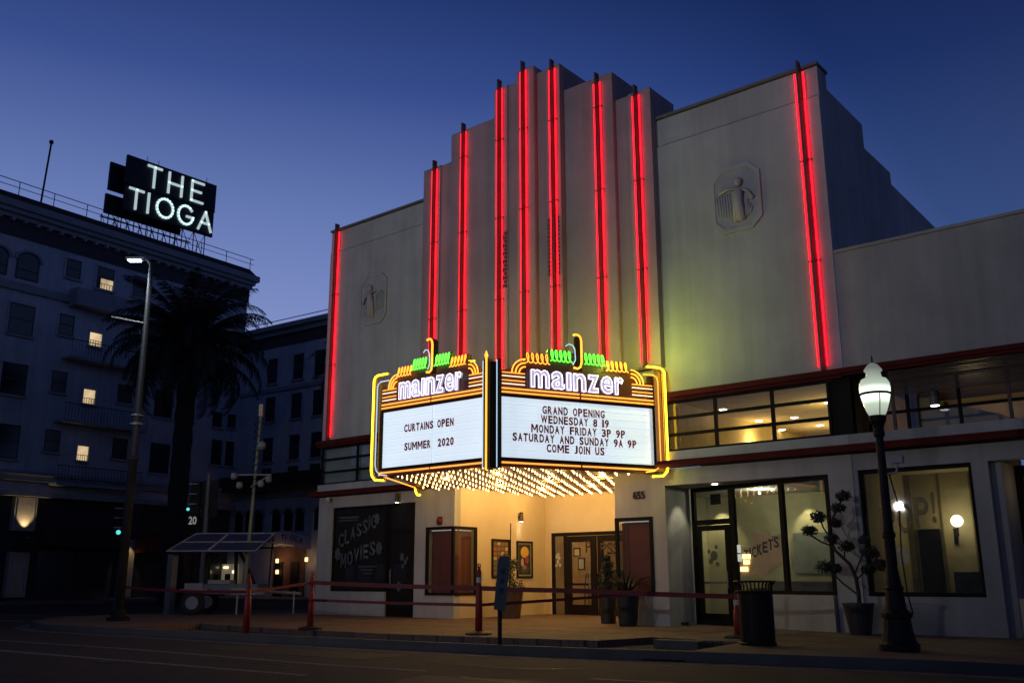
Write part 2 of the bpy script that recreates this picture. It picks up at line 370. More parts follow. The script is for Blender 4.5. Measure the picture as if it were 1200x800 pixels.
# relief plaques
def plaque(cx, cz, flip=1):
    w_, h_ = .60, .80
    oc = lambda k: [(cx-w_*k, cz-h_*k+.25*k),(cx-w_*k+.25*k, cz-h_*k),(cx+w_*k-.25*k, cz-h_*k),(cx+w_*k, cz-h_*k+.25*k),(cx+w_*k, cz+h_*k-.25*k),(cx+w_*k-.25*k, cz+h_*k),(cx-w_*k+.25*k, cz+h_*k),(cx-w_*k, cz+h_*k-.25*k)]
    p = part('relief_plaque', MB().prism(oc(1.0), -.04, .02, 'y'), mat('plaque_ground', (.36,.35,.34), .9, bump=.3), th, loc=(cx,0,cz))
    rim = MB(); o_, i_ = oc(1.06), oc(.93)
    for k in range(8): rim.prism([o_[k], o_[(k+1) % 8], i_[(k+1) % 8], i_[k]], -.06, .01, 'y')
    part('plaque_rim', rim, stucco, p)
    f = MB(); m_ = lambda x: cx+flip*x
    for k in range(5): f.tube([(m_(.02+.05*k),-.13,cz-.58),(m_(.03+.035*k),-.15,cz-.2),(m_(.06+.02*k),-.15,cz+.1)], .012, 4)
    f.tube([(m_(.12),-.07,cz-.6),(m_(.08),-.09,cz-.1),(m_(.10),-.1,cz+.2)], .11, 8)            # standing robed figure
    f.tube([(m_(-.02),-.07,cz-.62),(m_(.0),-.09,cz-.15),(m_(.06),-.1,cz+.12)], .07, 8)
    f.sphere((m_(.10),-.1,cz+.38), .10, 8, 6, 1.2)
    f.tube([(m_(.12),-.1,cz+.22),(m_(.32),-.1,cz+.10),(m_(.45),-.09,cz-.12)], .045, 6)
    f.tube([(m_(.05),-.1,cz+.22),(m_(-.18),-.1,cz+.26),(m_(-.42),-.08,cz+.20)], .04, 6)
    for k in range(6): f.tube([(m_(-.16-.07*k),-.05,cz+.16),(m_(-.14-.07*k),-.05,cz-.5+.03*k)], .016, 5)
    for k in range(3): f.tube([(m_(.30+.05*k),-.05,cz-.1-.1*k),(m_(.22+.06*k),-.05,cz-.55+.05*k)], .035, 6)
    part('relief_figure', f, stucco, p, smooth=True)
plaque(15.2, 10.12); plaque(2.3, 10.05, -1)

# canopy, ledges and the upper window band
for x0, x1 in ((-.12, 4.75), (12.87, 17.4)):
    part('canopy', boxes([(x0,x1,-.42,0,3.78,3.85),(x0+.0,x1,-.36,0,3.852,3.93)]), darkred, th)
    part('spandrel', boxes([(max(x0,0),x1,-.10,.2,3.932,4.17)]), stucco, th)
    part('ledge', boxes([(x0,x1,-.10,.02,5.40,5.47),(x0,x1,-.16,.02,5.472,5.60)]), darkred, th)
def glazing(name, x0, x1, z0, z1, y, xs, zs, parent, gm=G, t=.05, fw=.06, d=.08, fm=None):
    """a window: frame of bars at xs / zs (the joints) plus one pane for each light"""
    wn = part(name, boxes([(x0,x1,y,y+d,z1-fw,z1),(x0,x1,y,y+d,z0,z0+fw),(x0,x0+fw,y+.002,y+d-.002,z0+fw,z1-fw),(x1-fw,x1,y+.002,y+d-.002,z0+fw,z1-fw)] +
              [(x-t/2,x+t/2,y+.002,y+d-.002,z0+fw,z1-fw) for x in xs] + [(x0+fw,x1-fw,y+.004,y+d-.004,z-t/2,z+t/2) for z in zs]), fm or frame, parent)
    X = [x0]+list(xs)+[x1]; Z = [z0]+list(zs)+[z1]
    for a, b in zip(X[:-1], X[1:]):
        for c, e in zip(Z[:-1], Z[1:]):
            part('pane', MB().box(a+.03,b-.03,y+d*.45,y+d*.55,c+.03,e-.03), gm, wn)
    return wn
part('window_shade', boxes([(.02,4.6,.16,.18,4.17,5.4)]), mat('pale_shade', (.33,.36,.37), .8), th)
glazing('upper_window', .0, 4.6, 4.17, 5.40, .0, [1.75,3.3], [4.58,4.99], th, t=.06)
glazing('upper_window', 12.95, 17.05, 4.17, 5.40, .0, [14.30,15.72], [4.58,4.99], th, t=.07)
# the lit room behind the upper right window
part('ceiling', boxes([(12.9,17.3,.1,9,5.5,5.58)]), ochre, th)
part('floor', boxes([(12.9,17.3,.1,9,4.0,4.1)]), room_floor, th)
part('inner_wall', boxes([(12.7,12.9,.1,9,4.1,5.5),(17.25,17.35,.1,9,4.1,5.5),(12.9,17.25,8.8,9,4.1,5.5)]), ochre, th)
wd_ = emat('downlight_lens', (1, .93, .72), 9)
for (x, y) in [(13.3,2.4),(13.2,4.75),(14.2,4.84),(13.0,6.73),(14.2,6.65),(15.8,3.2),(16.0,6.0)]:
    d_ = part('downlight', MB().lathe([(.10,0),(.10,.02)], (x,y,5.485), 10), wd_, th)
for (x, y) in [(13.2,4.75),(14.2,6.65),(15.8,3.2),(16.0,6.0)]: lamp('room_light', 'POINT', (x,y,4.9), 42, (1,.82,.42), .04, th)

# ground floor left: window and door
interior_dark = mat('interior_dark', (.20,.07,.06), .9)
glazing('shop_window', .68, 3.22, .85, 3.42, .06, [], [], th, GD, fw=.07)
part('inner_wall', boxes([(.3,5.4,2.6,2.7,.15,3.7),(.3,5.4,.25,2.6,3.6,3.7),(5.35,5.6,.25,2.6,.15,3.6)]), interior_dark, th)
lamp('room_light', 'POINT', (3,1.6,3.3), 3, (1,.6,.5), .04, th)
dl = part('door', boxes([(3.22,4.42,.05,.13,3.34,3.42),(3.22,4.42,.05,.13,2.55,2.65),(3.22,3.32,.052,.128,.15,3.34),(4.32,4.42,.052,.128,.15,3.34),(3.32,4.32,.054,.126,.15,.42)]), frame, th)
part('pane', boxes([(3.32,4.32,.085,.095,.42,2.55)]), GD, dl); part('transom_pane', boxes([(3.32,4.32,.085,.095,2.65,3.34)]), GD, dl)
part('handle', MB().tube([(3.42,.03,1.0),(3.42,.0,1.05),(3.42,.0,1.45),(3.42,.03,1.5)], .015), steel, dl)
# painted lettering on the left shop window
wp = emat('window_paint', (.09,.10,.11), .0, base=(.085,.10,.115)); wp2 = emat('window_paint_outline', (.1,.13,.15), 0, base=(.05,.09,.11))
NARROW = {'I':.3,'!':.28}
sw = part('window_lettering', boxes([(1.02,1.9,.05,.056,3.06,3.09)]), wp, th, loc=(1.0,.05,3.0))
for s_, x_, z_, w_, h_ in [('OPEN FOR', 1.0, 3.12, .85, .09), ('CINEMA & CAFE', .95, 2.96, .95, .09)][:0]: pass
for k, (x0, x1, z) in enumerate([(.95,1.85,3.08),(.92,1.84,2.98),(1.95,2.75,1.56),(2.05,2.62,1.46),(2.15,2.55,1.36)]):
    m_ = MB(); x = x0
    while x < x1: l_ = random.uniform(.03,.07); m_.box(x, x+l_, .048, .052, z, z+.045); x += l_+.015
    part('small_print', m_, wp, sw)
def slanted(word, x0, z0, w_, h_, rise, m_, parent, y=.045, bold=.03, frame_=None, rz=0, yl=0):
    ws = [NARROW.get(c, 1)+.16 for c in word]; u = w_/sum(ws); x = 0
    for ch, a in zip(word, ws):
        me = textmesh(ch, round((a-.16)*u,4), h_, bold, .003)
        if not me.materials: me.materials.append(m_)
        p = (x0+x, y, z0+rise*x/w_) if frame_ is None else frame_ @ Vector((x0+x, yl, z0+rise*x/w_))
        inst('letter', me, parent, p, rz); x += a*u
slanted('CLASSIC', .98, 2.18, 1.75, .44, .62, wp, sw)
slanted('MOVIES', 1.12, 1.55, 1.6, .44, .42, wp, sw)
for cx, cz, r in [(.96,1.98,.16),(2.85,2.12,.16),(2.72,3.0,.14),(3.86,1.85,.10),(4.0,1.7,.07),(4.08,1.8,.05),(3.9,1.58,.06),(3.75,1.0,.12)]:
    m_ = MB(); pts = [(cx+r*(1+.18*math.cos(7*a))*math.cos(a)*.85, cz+r*1.15*(1+.18*math.cos(7*a))*math.sin(a)) for a in [2*math.pi*k/28 for k in range(28)]]
    m_.prism(pts, .046, .05, 'y'); part('painted_flower', m_, wp, sw)

# display cases wrapping the entrance corners
caser = mat('case_red_lining', (.16,.012,.012), .6)
def case(x0, x1, side_x, y1, z0, z1, sgn):
    c = part('display_case', boxes([(x0,x1,-.03,.03,z1-.07,z1),(x0,x1,-.03,.03,z0,z0+.07),(x0,x0+.09,-.028,.03,z0+.07,z1-.07),(x1-.09,x1,-.028,.03,z0+.07,z1-.07),
              (side_x-.03,side_x+.03,.03,y1,z1-.07,z1),(side_x-.03,side_x+.03,.03,y1,z0,z0+.07),(side_x-.03,side_x+.03,y1-.09,y1,z0+.07,z1-.07)]), frame, th)
    part('lining', boxes([(x0+.05,x1-.05,.22,.24,z0,z1),(side_x-sgn*.22-.01,side_x-sgn*.22+.01,.2,y1,z0,z1)]), caser, c)
    part('pane', boxes([(x0+.09,x1-.09,.0,.006,z0+.07,z1-.07)]), G, c)
    part('pane', boxes([(side_x-.003,side_x+.003,.04,y1-.09,z0+.07,z1-.07)]), G, c)
    part('light_strip', boxes([(x0+.15,x1-.15,.05,.09,z1-.115,z1-.09),(side_x-sgn*.09-.02,side_x-sgn*.09+.02,.15,y1-.15,z1-.115,z1-.09)]), emat('dim_strip', (.9,.85,.8), .35), c)
case(4.9, 6.0, 6.0, .95, .77, 2.67, 1)
case(11.43, 12.5, 11.43, 1.0, .84, 2.67, -1)

# entrance doors
ed = part('entrance_frame', boxes([(6.25,9.6,4.2,4.3,2.5,2.6),(6.25,6.33,4.2,4.3,.15,2.5),(6.72,6.80,4.2,4.3,.15,2.5),(9.52,9.6,4.2,4.3,.15,2.5)]), frame, th)
part('sidelight_pane', boxes([(6.33,6.72,4.25,4.26,.15,2.5)]), G, ed)
for x0 in (6.82, 8.0):
    d = part('door', boxes([(x0,x0+1.12,4.18,4.24,2.3,2.48),(x0,x0+1.12,4.18,4.24,.16,.45),(x0,x0+.2,4.182,4.238,.45,2.3),(x0+.92,x0+1.12,4.182,4.238,.45,2.3)]), frame, th)
    part('pane', boxes([(x0+.2,x0+.92,4.20,4.21,.45,2.3)]), G, d)
    part('handle', MB().tube([(x0+.2 if x0 > 7.5 else x0+.92, 4.12, z) for z in (.95,1.45)], .02), steel, d)
    part('push_bar', boxes([(x0+.15,x0+.97,4.15,4.178,1.02,1.08)]), frame, d)
dk = mat('dark_lettering', (.03,.02,.015), .6)
text('lettering', 'P', dk, ed, (7.58,4.17,1.98), .2, .34, off=.015)
text('lettering', 'PSS', dk, ed, (8.12,4.17,1.92), .66, .34, off=.015)
for x, z, h in ((7.12,1.95,.26),(7.28,1.55,.36)): part('notice', boxes([(x,x+.26,4.165,4.175,z-.08,z-.08+h)]), frame, ed); part('notice_sheet', boxes([(x+.04,x+.22,4.158,4.166,z-.05,z-.12+h)]), mat('notice_paper', (.25,.24,.2), .8), ed)
fl = MB()
for k, (dx, dz) in enumerate([(0,0),(.05,.12),(-.04,.16),(.08,-.1),(-.05,-.12),(.02,.22)]):
    fl.prism([(6.5+dx+.05*math.cos(a), 1.72+dz+.06*math.sin(a)) for a in [2*math.pi*j/8 for j in range(8)]], 4.19, 4.195, 'y')
part('painted_flower', fl, mat('pale_paint', (.45,.42,.38), .8), ed)
for x in (7.2, 7.35, 7.5, 7.62): part('chair_silhouette', MB().tube([(x,4.6,.2),(x+.02,4.6,1.0),(x+.08,4.6,1.35),(x+.16,4.6,1.35),(x+.2,4.6,1.0)], .02, 5), blackm, th)
part('lobby', boxes([(6.2,11.4,8.8,9,.15,3.8),(5.9,6.0,4.4,9,.15,3.8),(11.4,11.5,4.4,9,.15,3.8)]), mat('lobby_wall', (.45,.28,.14), .9), th)
part('lobby_counter', boxes([(6.4,9.6,7.4,7.9,.15,1.5),(7.9,11.0,8.2,8.7,.15,2.0)]), mat('dark_wood', (.035,.02,.014), .5), th)
lamp('lobby_light', 'POINT', (7.6,6.3,3.2), 80, (1,.68,.34), .2, th)

# right shopfront: glazing set on a diagonal from the recessed door out to the pier
DP0 = Vector((12.92,1.15,0)); DP1 = Vector((16.85,.04,0)); dt = (DP1-DP0).normalized(); drz = math.atan2(dt.y, dt.x); DT = Matrix(((dt.x,-dt.y,0,DP0.x),(dt.y,dt.x,0,DP0.y),(0,0,1,0),(0,0,0,1)))
def dbox(lst):
    m = MB(); m.T = DT
    for b in lst: m.box(*b)
    return m
def dprism(pts, a, b): m = MB(); m.T = DT; return m.prism(pts, a, b, 'y')
part('sill_wall', dbox([(1.36,4.06,-.10,.10,.15,.88)]), stucco, th)
sg = part('shopfront_frame', dbox([(0,4.06,0,.09,3.28,3.375),(0,.10,0,.09,.15,3.28),(1.22,1.38,0,.09,.15,3.28),(2.72,2.84,0,.09,.96,3.28),(3.98,4.06,0,.09,.96,3.28),(1.38,4.06,0,.09,.88,.96),(.1,1.22,0,.09,2.48,2.60)]), frame, th)
part('pane', dbox([(1.38,2.72,.04,.05,.96,3.28)]), G, sg); part('pane', dbox([(2.84,3.98,.04,.05,.96,3.28)]), G, sg)
part('transom_pane', dbox([(.10,1.22,.04,.05,2.60,3.28)]), G, sg)
sd = part('door', dbox([(.12,1.20,.0,.06,2.34,2.46),(.12,1.20,.0,.06,.16,.42),(.12,.27,.002,.058,.42,2.34),(1.05,1.20,.002,.058,.42,2.34)]), frame, th)
part('pane', dbox([(.27,1.05,.025,.032,.42,2.34)]), G, sd); part('handle', dbox([(1.10,1.13,-.06,-.03,1.0,1.4)]), steel, sd); part('push_bar', dbox([(.2,1.1,.08,.1,1.1,1.15)]), steel, sd)
part('notice', dbox([(.62,.95,.036,.04,2.95,3.2)]), blackm, sg)
part('inner_wall', boxes([(11.75,17.3,4.0,4.1,.15,3.38),(11.72,11.8,1.42,4.0,.15,3.38),(11.72,12.87,1.32,1.42,.15,3.38)]), room_wall, th)
part('inner_wall', boxes([(17.22,17.34,.9,4.0,.15,3.38)]), room_wall, th)
part('floor', boxes([(11.8,17.3,1.43,4.0,.155,.17)]), room_floor, th)
part('back_window', boxes([(14.3,15.5,3.93,3.98,1.35,2.35)]), mat('grey_panel', (.16,.16,.15), .6), th)
part('low_cabinet', boxes([(14.0,17.2,3.2,3.9,.17,1.15)]), mat('grey_cabinet', (.10,.10,.095), .6), th)
part('counter', boxes([(15.2,16.9,1.9,2.5,.17,1.1),(15.15,16.95,1.85,2.55,1.1,1.14)]), mat('grey_cabinet', (.10,.10,.095)), th)
for x, z, c_ in [(13.4,2.0,(.10,.11,.12)),(15.9,2.5,(.2,.15,.08))]: part('picture', boxes([(x,x+.45,3.95,3.99,z-.3,z+.3)]), mat('picture_%d' % int(x*10), c_, .7), th)
for x in (12.3, 14.75): lamp('spot_light', 'SPOT', (x,3.66,3.34), 80, (1,.92,.52), .03, th, aim=(x,3.95,1.0), angle=72, blend=.5)
lamp('room_light', 'POINT', (14.2,2.4,3.25), 40, (.95,.96,.64), .03, th)
dl2 = part('downlight', MB().lathe([(.07,0),(.07,.02)], (14.0,.38,3.365), 10), wd_, th)
lamp('alcove_light', 'SPOT', (13.3,.55,3.34), 30, (1,.92,.60), .03, th, aim=(12.9,.6,1.2), angle=75, blend=.6)
part('poster', dprism([(1.45,1.25),(1.45,1.75),(1.62,1.95),(1.8,1.85),(1.95,2.25),(2.2,2.15),(2.3,2.35),(2.45,2.1),(2.68,2.2),(2.68,1.5),(2.3,1.4),(2.2,1.2),(1.9,1.3)], .030, .034), mat('tan_poster', (.42,.33,.20), .8), sg)
slanted('TICKETS', 1.60, 1.62, 1.05, .24, .32, mat('dark_teal_print', (.03,.05,.06), .6), sg, 0, .02, DT, drz, .024)
lm = emat('lit_yellow_sign', (1,.72,.22), 3.2)
for b_ in [(1.56,1.80,.0,.01,1.66,1.76),(1.58,1.76,.0,.01,1.54,1.63),(1.48,1.70,.0,.01,1.38,1.48)]: part('glow_sign', dbox([b_]), lm, sg)
part('figure_sign', dbox([(1.42,1.52,-.002,.008,1.80,1.98),(1.42,1.53,-.002,.008,1.60,1.77)]), emat('lit_white_sign', (.6,.65,.6), .6), sg)
for cx, cz, r in [(.66,1.75,.12),(.55,1.62,.07),(.76,1.55,.06),(.50,1.85,.05),(.74,1.95,.05)]:
    part('painted_flower', dprism([(cx+r*math.cos(a), cz+r*math.sin(a)) for a in [2*math.pi*k/9 for k in range(9)]], .020, .023), mat('flower_print', (.10,.09,.06), .8), sd)

# wall fittings
def wall_spot(x, y, z, parent, horizontal=False, nx=0, ny=-1, power=12, c=(1,.9,.65)):
    px, py = x+nx*.1, y+ny*.1
    o = part('wall_light', MB().lathe([(.055,-.14),(.06,-.13),(.06,.12),(.05,.14)], (px,py,z), 12), mat('fixture_brown', (.06,.04,.03), .5), parent)
    part('bracket', MB().tube([(x,y,z),(px,py,z)], .02), blackm, o)
    part('lens', MB().lathe([(.045,0),(.045,.01)], (px,py,z-.152), 10), emat('fixture_lens', (1,.93,.75), 14), o)
    lamp('wall_light_beam', 'SPOT', (px,py,z-.17), power, c, .03, parent, aim=(px-nx*.1,py-ny*.1,z-1.5), angle=60, blend=.8)
wall_spot(6.003, 2.89, 3.05, th, nx=1, ny=0, power=8)
wall_spot(3.73, 0, 3.58, th, power=2)
bl = part('fire_bell', MB().lathe([(.09,0),(.1,.02),(.1,.06),(.05,.09)], (0,0,0), 14), mat('bell_red', (.16,.015,.012), .5), th, loc=(0,0,0)); bl.location = Vector((5.45,0,2.83))-wloc(th); bl.rotation_euler = (R(90),0,0)
part('bell_box', boxes([(5.37,5.53,-.05,.0,2.72,2.95)]), mat('bell_red', (.35,.03,.02)), th)
cd = part('dome_camera', MB().sphere((.62,-.16,3.66), .07, 10, 6), mat('camera_white', (.5,.5,.5), .3), th); part('camera_arm', MB().tube([(.62,0,3.74),(.62,-.16,3.74)], .03).lathe([(.075,0),(.075,.05)], (.62,-.16,3.68)), mat('camera_white', (.5,.5,.5)), cd)
text('street_number', '655', mat('number_dark', (.05,.015,.01), .5), th, (11.98,-.02,3.10), .33, .19, off=.02, ext=.02)
part('drain_grate', boxes([(12.95,13.12,.35,.41,.16,.24)]), blackm, th)

# ================================================================ MARQUEE
mq = thing('marquee', 'brown theatre marquee with white reader boards, neon name and a ceiling of bulbs', 'marquee', (9, 0, 3.8))
A0 = Vector((7.26,-4.0,0)); A1 = Vector((10.72,-4.0,0)); B0 = Vector((10.95,-3.88,0)); B1 = Vector((12.72,-.16,0)); Cc = Vector((5.05,-.16,0)); A00 = Vector((7.1,-3.9,0))
soff = MB().prism([(7.2,-3.95),(10.85,-3.95),(12.66,-.17),(12.66,.0),(11.43,.0),(11.43,4.2),(6.0,4.2),(6.0,.0),(4.9,.0),(4.9,-.17)], 3.78, 3.83)
part('soffit', soff, mat('soffit_bronze', (.09,.04,.015), .5, metal=.3, var=.2), mq)
part('roof', MB().prism([(7.2,-3.9),(10.82,-3.9),(12.6,-.17),(5.1,-.17)], 5.30, 5.34), brownpan, mq)
part('return_wall', MB().prism([(7.08,-3.95),(7.18,-3.97),(5.0,-.17),(4.9,-.17)], 3.84, 5.3), brownpan, mq)
white = emat('reader_light', (.72,.85,.97), .82, var=.05, base=(.8,.8,.8))
orangeN = emat('orange_neon', (1,.36,.05), 1.5); goldN = emat('gold_neon', (1,.36,.035), 2.2); greenN = emat('green_neon', (.10,1,.05), 3.2)
yellowN = emat('yellow_neon', (1,.60,.02), 5.5); whiteN = emat('white_neon', (.92,.90,1), 3.0); coolN = emat('cool_neon', (.55,.75,1), .8)
railm = emat('rail_glow', (.6,.72,.85), .55)  # rails emit so they look lit by the board behind
class Face:
    def __init__(s, P0, P1):
        s.P0 = P0; s.t = (P1-P0).normalized(); s.len = (P1-P0).length; s.n = Vector((s.t.y,-s.t.x,0)); s.k = s.len/4.0; s.rz = math.atan2(s.t.y, s.t.x)
        s.T = Matrix(((s.t.x,-s.n.x,0,P0.x),(s.t.y,-s.n.y,0,P0.y),(0,0,1,0),(0,0,0,1)))   # local x along, y into the wall, z up
    def mb(s): m = MB(); m.T = s.T; return m
    def pt(s, x, z, o=.0): v = s.P0+s.t*x-(-s.n)*o; return Vector((v.x,v.y,z))
    def build(s, rows):
        k = s.k; W = s.len
        brd = part('reader_board', s.mb().box(.0,W,.0,.1,3.86,5.24), white, mq)
        part('board_frame', s.mb().box(-.05,W+.05,-.05,.12,3.80,3.86).box(-.05,W+.05,-.05,.12,5.24,5.30).box(-.06,.02,-.052,.12,3.86,5.24).box(W-.02,W+.06,-.052,.12,3.86,5.24), frame, brd)
        for i in range(1, 8): part('letter_rail', s.mb().box(.02,W-.02,-.012,0,3.86+i*.1725-.006,3.86+i*.1725+.006), railm, brd)
        part('board_divider', s.mb().box(W/2-.006,W/2+.006,-.014,0,3.86,5.24), railm, brd)
        for (txt, x0, x1, zc) in rows: s.row(txt, x0, x1, zc, brd)
        sil = [(0,5.3),(4,5.3),(4,5.86),(3.72,5.86),(3.60,5.98),(3.45,6.06),(3.25,6.12),(3.2,6.24),(2.66,6.27),(2.6,6.38),(2.1,6.42),(1.82,6.42),(1.32,6.38),(1.26,6.27),(.72,6.24),(.67,6.12),(.47,6.06),(.33,5.98),(.2,5.86),(0,5.86)]
        hdr = part('sign_header', s.mb().prism([(x*k, z) for x, z in sil], .0, .14, 'y'), brownpan, mq)
        # edge lines of neon below and above the reader board
        for z in (3.74, 5.335, 5.42): part('neon_tube', s.mb().tube([(.03,-.08,z),(W/2-.03,-.08,z)], .020).tube([(W/2+.03,-.08,z),(W-.03,-.08,z)], .020), orangeN, hdr)
        part('trim', s.mb().box(-.04,W+.04,-.03,.14,3.66,3.80), brownpan, mq)
        for i, z in enumerate((5.53,5.61,5.71,5.79)):
            for sgn in (0, 1):
                X = lambda x: (x if not sgn else 4-x)*k
                part('neon_tube', s.mb().tube([(X(.04),-.07,z),(X(.6 if i % 2 == 0 else .6),-.07,z)], .014), orangeN if i % 2 else emat('pale_orange_neon', (1,.72,.5), 1.4), hdr)
        for r in (.16,.25,.34):
            for sgn in (0, 1):
                X = lambda x: (x if not sgn else 4-x)*k
                part('neon_tube', s.mb().tube([(X(.62-r*math.cos(a)),-.07,5.80+r*1.0*math.sin(a)) for a in [R(q) for q in range(0, 91, 15)]], .017), goldN, hdr)
        # rows of loops along the crown
        for grp, (xa, xb, za, zb, cnt, mm) in enumerate([(.62,1.22,6.06,6.31,5,goldN),(1.24,1.80,6.16,6.44,5,greenN),(2.12,2.68,6.16,6.44,5,greenN),(2.70,3.30,6.06,6.31,5,goldN)]):
            pts = []
            for j in range(cnt*14+1):
                a = 2*math.pi*j/14; u_ = (j/(cnt*14))
                pts.append(((xa+(xb-xa)*u_+.05*math.sin(a))*k, -.07-.03*math.cos(a), (za+zb)/2-(zb-za)/2*math.cos(a)))
            part('neon_coil', s.mb().tube(pts, .013, 5), mm, hdr)
            part('coil_fin', boxes([]) if 0 else s.mb().box(*( [xa*k, xb*k, .02, .12, zb-.12, zb+.02])), brownpan, hdr)
        # hooked finial in the middle
        c = 1.95
        hook = [(c-.12,6.84),(c-.05,6.86),(c+.02,6.85),(c+.07,6.80),(c+.09,6.72),(c+.09,6.2),(c+.06,6.08),(c-.02,6.03),(c-.12,6.05)]
        part('finial', s.mb().prism([((c-.02)*k,6.0),((c+.14)*k,6.0),((c+.14)*k,6.80),((c+.04)*k,6.88),((c-.02)*k,6.80)], -.02, .06, 'y'), frame, hdr)
        part('neon_tube', s.mb().tube([(x*k,-.10,z) for x, z in hook], .026), goldN, hdr)
        part('neon_tube', s.mb().tube([((c-.30)*k,-.06,6.56),((c-.22)*k,-.06,6.62),((c-.12)*k,-.06,6.60),((c-.06)*k,-.06,6.5),((c-.05)*k,-.06,6.25),((c-.12)*k,-.06,6.12)], .014), coolN, hdr)
        # neon name
        word = 'ma\u0131nzer'; adv = [.50,.37,.16,.37,.33,.36,.27]; x = .74; hh = .43; tot = sum(adv); sc_ = 2.46/tot
        for ch, a in zip(word, adv):
            wch = (a*sc_-.055)*k
            for nm, off, ext, bev, mm, dy, kw in (('name_letter', .02, .05, 0, emat('name_face', (.60,.54,.80), .50, base=(.3,.25,.35)), -.03, 0), ('neon_tube', .02, 0, .0105, whiteN, -.10, .0)):
                p_ = s.pt((x*k)+kw, 5.49+kw, -dy)
                text(nm, ch, mm, hdr, p_, wch-2*kw, hh-2*kw, s.rz, off, ext, bev)
            x += a*sc_
        return hdr
    def row(s, txt, x0, x1, zc, brd):
        adv = []
        for ch in txt:
            adv.append({'I':.36,' ':.75,'M':1.3,'W':1.3,'1':.5,'J':.75}.get(ch, .92))
        tot = sum(adv)-.12; u_ = (x1-x0)/tot; x = x0; h = .19
        for ch, a in zip(txt, adv):
            if ch != ' ':
                wch = (a-.17)*u_
                text('letter', ch, letterm, brd, s.pt(x, zc-h/2, .03), round(wch,3), h, s.rz, .036, .006)
            x += a*u_
FA = Face(A0, A1); FB = Face(B0, B1)
FA.build([('CURTAINS OPEN', .80, 2.44, 4.77), ('SUMMER  2020', .82, 2.45, 4.32)])
FB.build([('GRAND OPENING', 1.08, 2.74, 5.00), ('WEDNESDAY 8 19', 1.04, 2.85, 4.78), ('MONDAY FRIDAY 3P 9P', .79, 3.29, 4.555), ('SATURDAY AND SUNDAY 9A 9P', .32, 3.60, 4.335), ('COME JOIN US', 1.18, 2.71, 4.12)])
# corner post between the two faces
cp = part('corner_post', MB().prism([(10.77,-4.02),(10.84,-4.12),(10.93,-4.07),(10.99,-3.92),(10.9,-3.8),(10.76,-3.86)], 3.62, 6.02), frame, mq)
part('neon_tube', MB().tube([(10.86,-4.22,3.55),(10.86,-4.22,6.12)], .022, 8).lathe([(.035,0),(.045,.04),(.005,.15)], (10.86,-4.22,6.10), 8), goldN, cp)
part('post_blade', MB().box(10.845,10.875,-4.2,-4.0,3.56,6.1), mat('gold_paint', (.35,.16,.03), .4), cp)
for x, y_ in ((10.70,-4.15),(11.03,-4.05)):
    part('neon_tube', MB().tube([(x,y_,3.62),(x,y_,6.05)], .012), coolN, cp); part('post_blade', MB().box(x-.02,x+.02,y_+.03,y_+.14,3.62,6.08), frame, cp)
# bracket of neon round each outer end
def bracket(F, x, sgn, name='end_bracket', oo=.0):
    k = lambda d: x+sgn*d
    b = part(name, F.mb().box(min(k(.02),k(.16)),max(k(.02),k(.16)),.0,.10,3.75,6.05), brownpan, mq)
    ol = [(k(-.22),6.20),(k(.12),6.20),(k(.22),6.17),(k(.27),6.08),(k(.27),3.82),(k(.23),3.68),(k(.12),3.58),(k(-.18),3.55)]
    part('neon_tube', F.mb().tube([(a,-.10-oo,z) for a, z in ol], .025, 8), yellowN, b)
    part('bracket_channel', F.mb().tube([(a,-.04-oo,z) for a, z in ol], .038, 6), mat('yellow_channel', (.5,.33,.06), .5), b)
    il = [(k(-.28),6.02),(k(.02),6.02),(k(.11),5.97),(k(.13),5.88),(k(.13),3.95),(k(.08),3.80),(k(-.05),3.70),(k(-.30),3.66)]
    part('neon_tube', F.mb().tube([(a,-.10-oo*.6,z) for a, z in il], .015), coolN if sgn < 0 else orangeN, b)
bracket(FA, 0, -1); bracket(FB, FB.len-.12, 1, 'end_bracket', .24)
bb = part('wall_bracket', MB().box(12.80,12.98,-.2,-.03,3.7,6.2), mat('gold_paint', (.5,.33,.06)), mq)
part('neon_tube', MB().tube([(13.02,-.15,3.72),(13.02,-.15,6.15)], .018, 6), yellowN, bb)
bb = part('wall_bracket', MB().box(4.72,4.84,-.3,-.03,3.72,6.1), mat('gold_paint', (.5,.33,.06)), mq)
part('neon_tube', MB().tube([(4.70,-.3,6.0),(4.70,-.3,3.78),(4.74,-.3,3.66),(4.86,-.36,3.58),(5.10,-.5,3.56)], .03, 8), yellowN, bb)
# yellow-green tubes on the back of the crown, facing the facade
for F in (FA, FB):
    part('rear_neon_tube', F.mb().tube([(.7*F.k,.22,6.2),(3.3*F.k,.22,6.2)], .02), emat('lime_neon', (.55,1,.04), 3), mq)
# short neon dashes along the return and the bulbs under the ceiling
part('neon_tube', MB().tube([(7.0,-3.85,3.73),(5.3,-.9,3.73)], .02), orangeN, mq)
bulbm = emat('bulb_glow', (1,.62,.24), 8)
def bulb_mb(): return MB().lathe([(.008,-.07),(.019,-.055),(.019,-.035),(.010,-.012),(.008,.0)], (0,0,0), 7)
bme = bulb_mb().mesh('bulb', smooth=True); bme.materials.append(bulbm)
spots = []; yy = -3.75; iy = 0
while yy < 4.1:
    f_ = min(1, (yy+3.95)/3.78)
    xl = 7.2+(4.95-7.2)*f_ if yy < 0 else 6.0; xr = 10.85+(12.66-10.85)*f_ if yy < 0 else 11.43
    iy += 1; x = math.ceil((xl+.1)/.36)*.36+(.18 if iy % 2 else 0)
    while x < xr-.08: spots.append((x+random.uniform(-.015,.015), yy+random.uniform(-.015,.015), 3.775)); x += .36
    yy += .34
rest = MB()
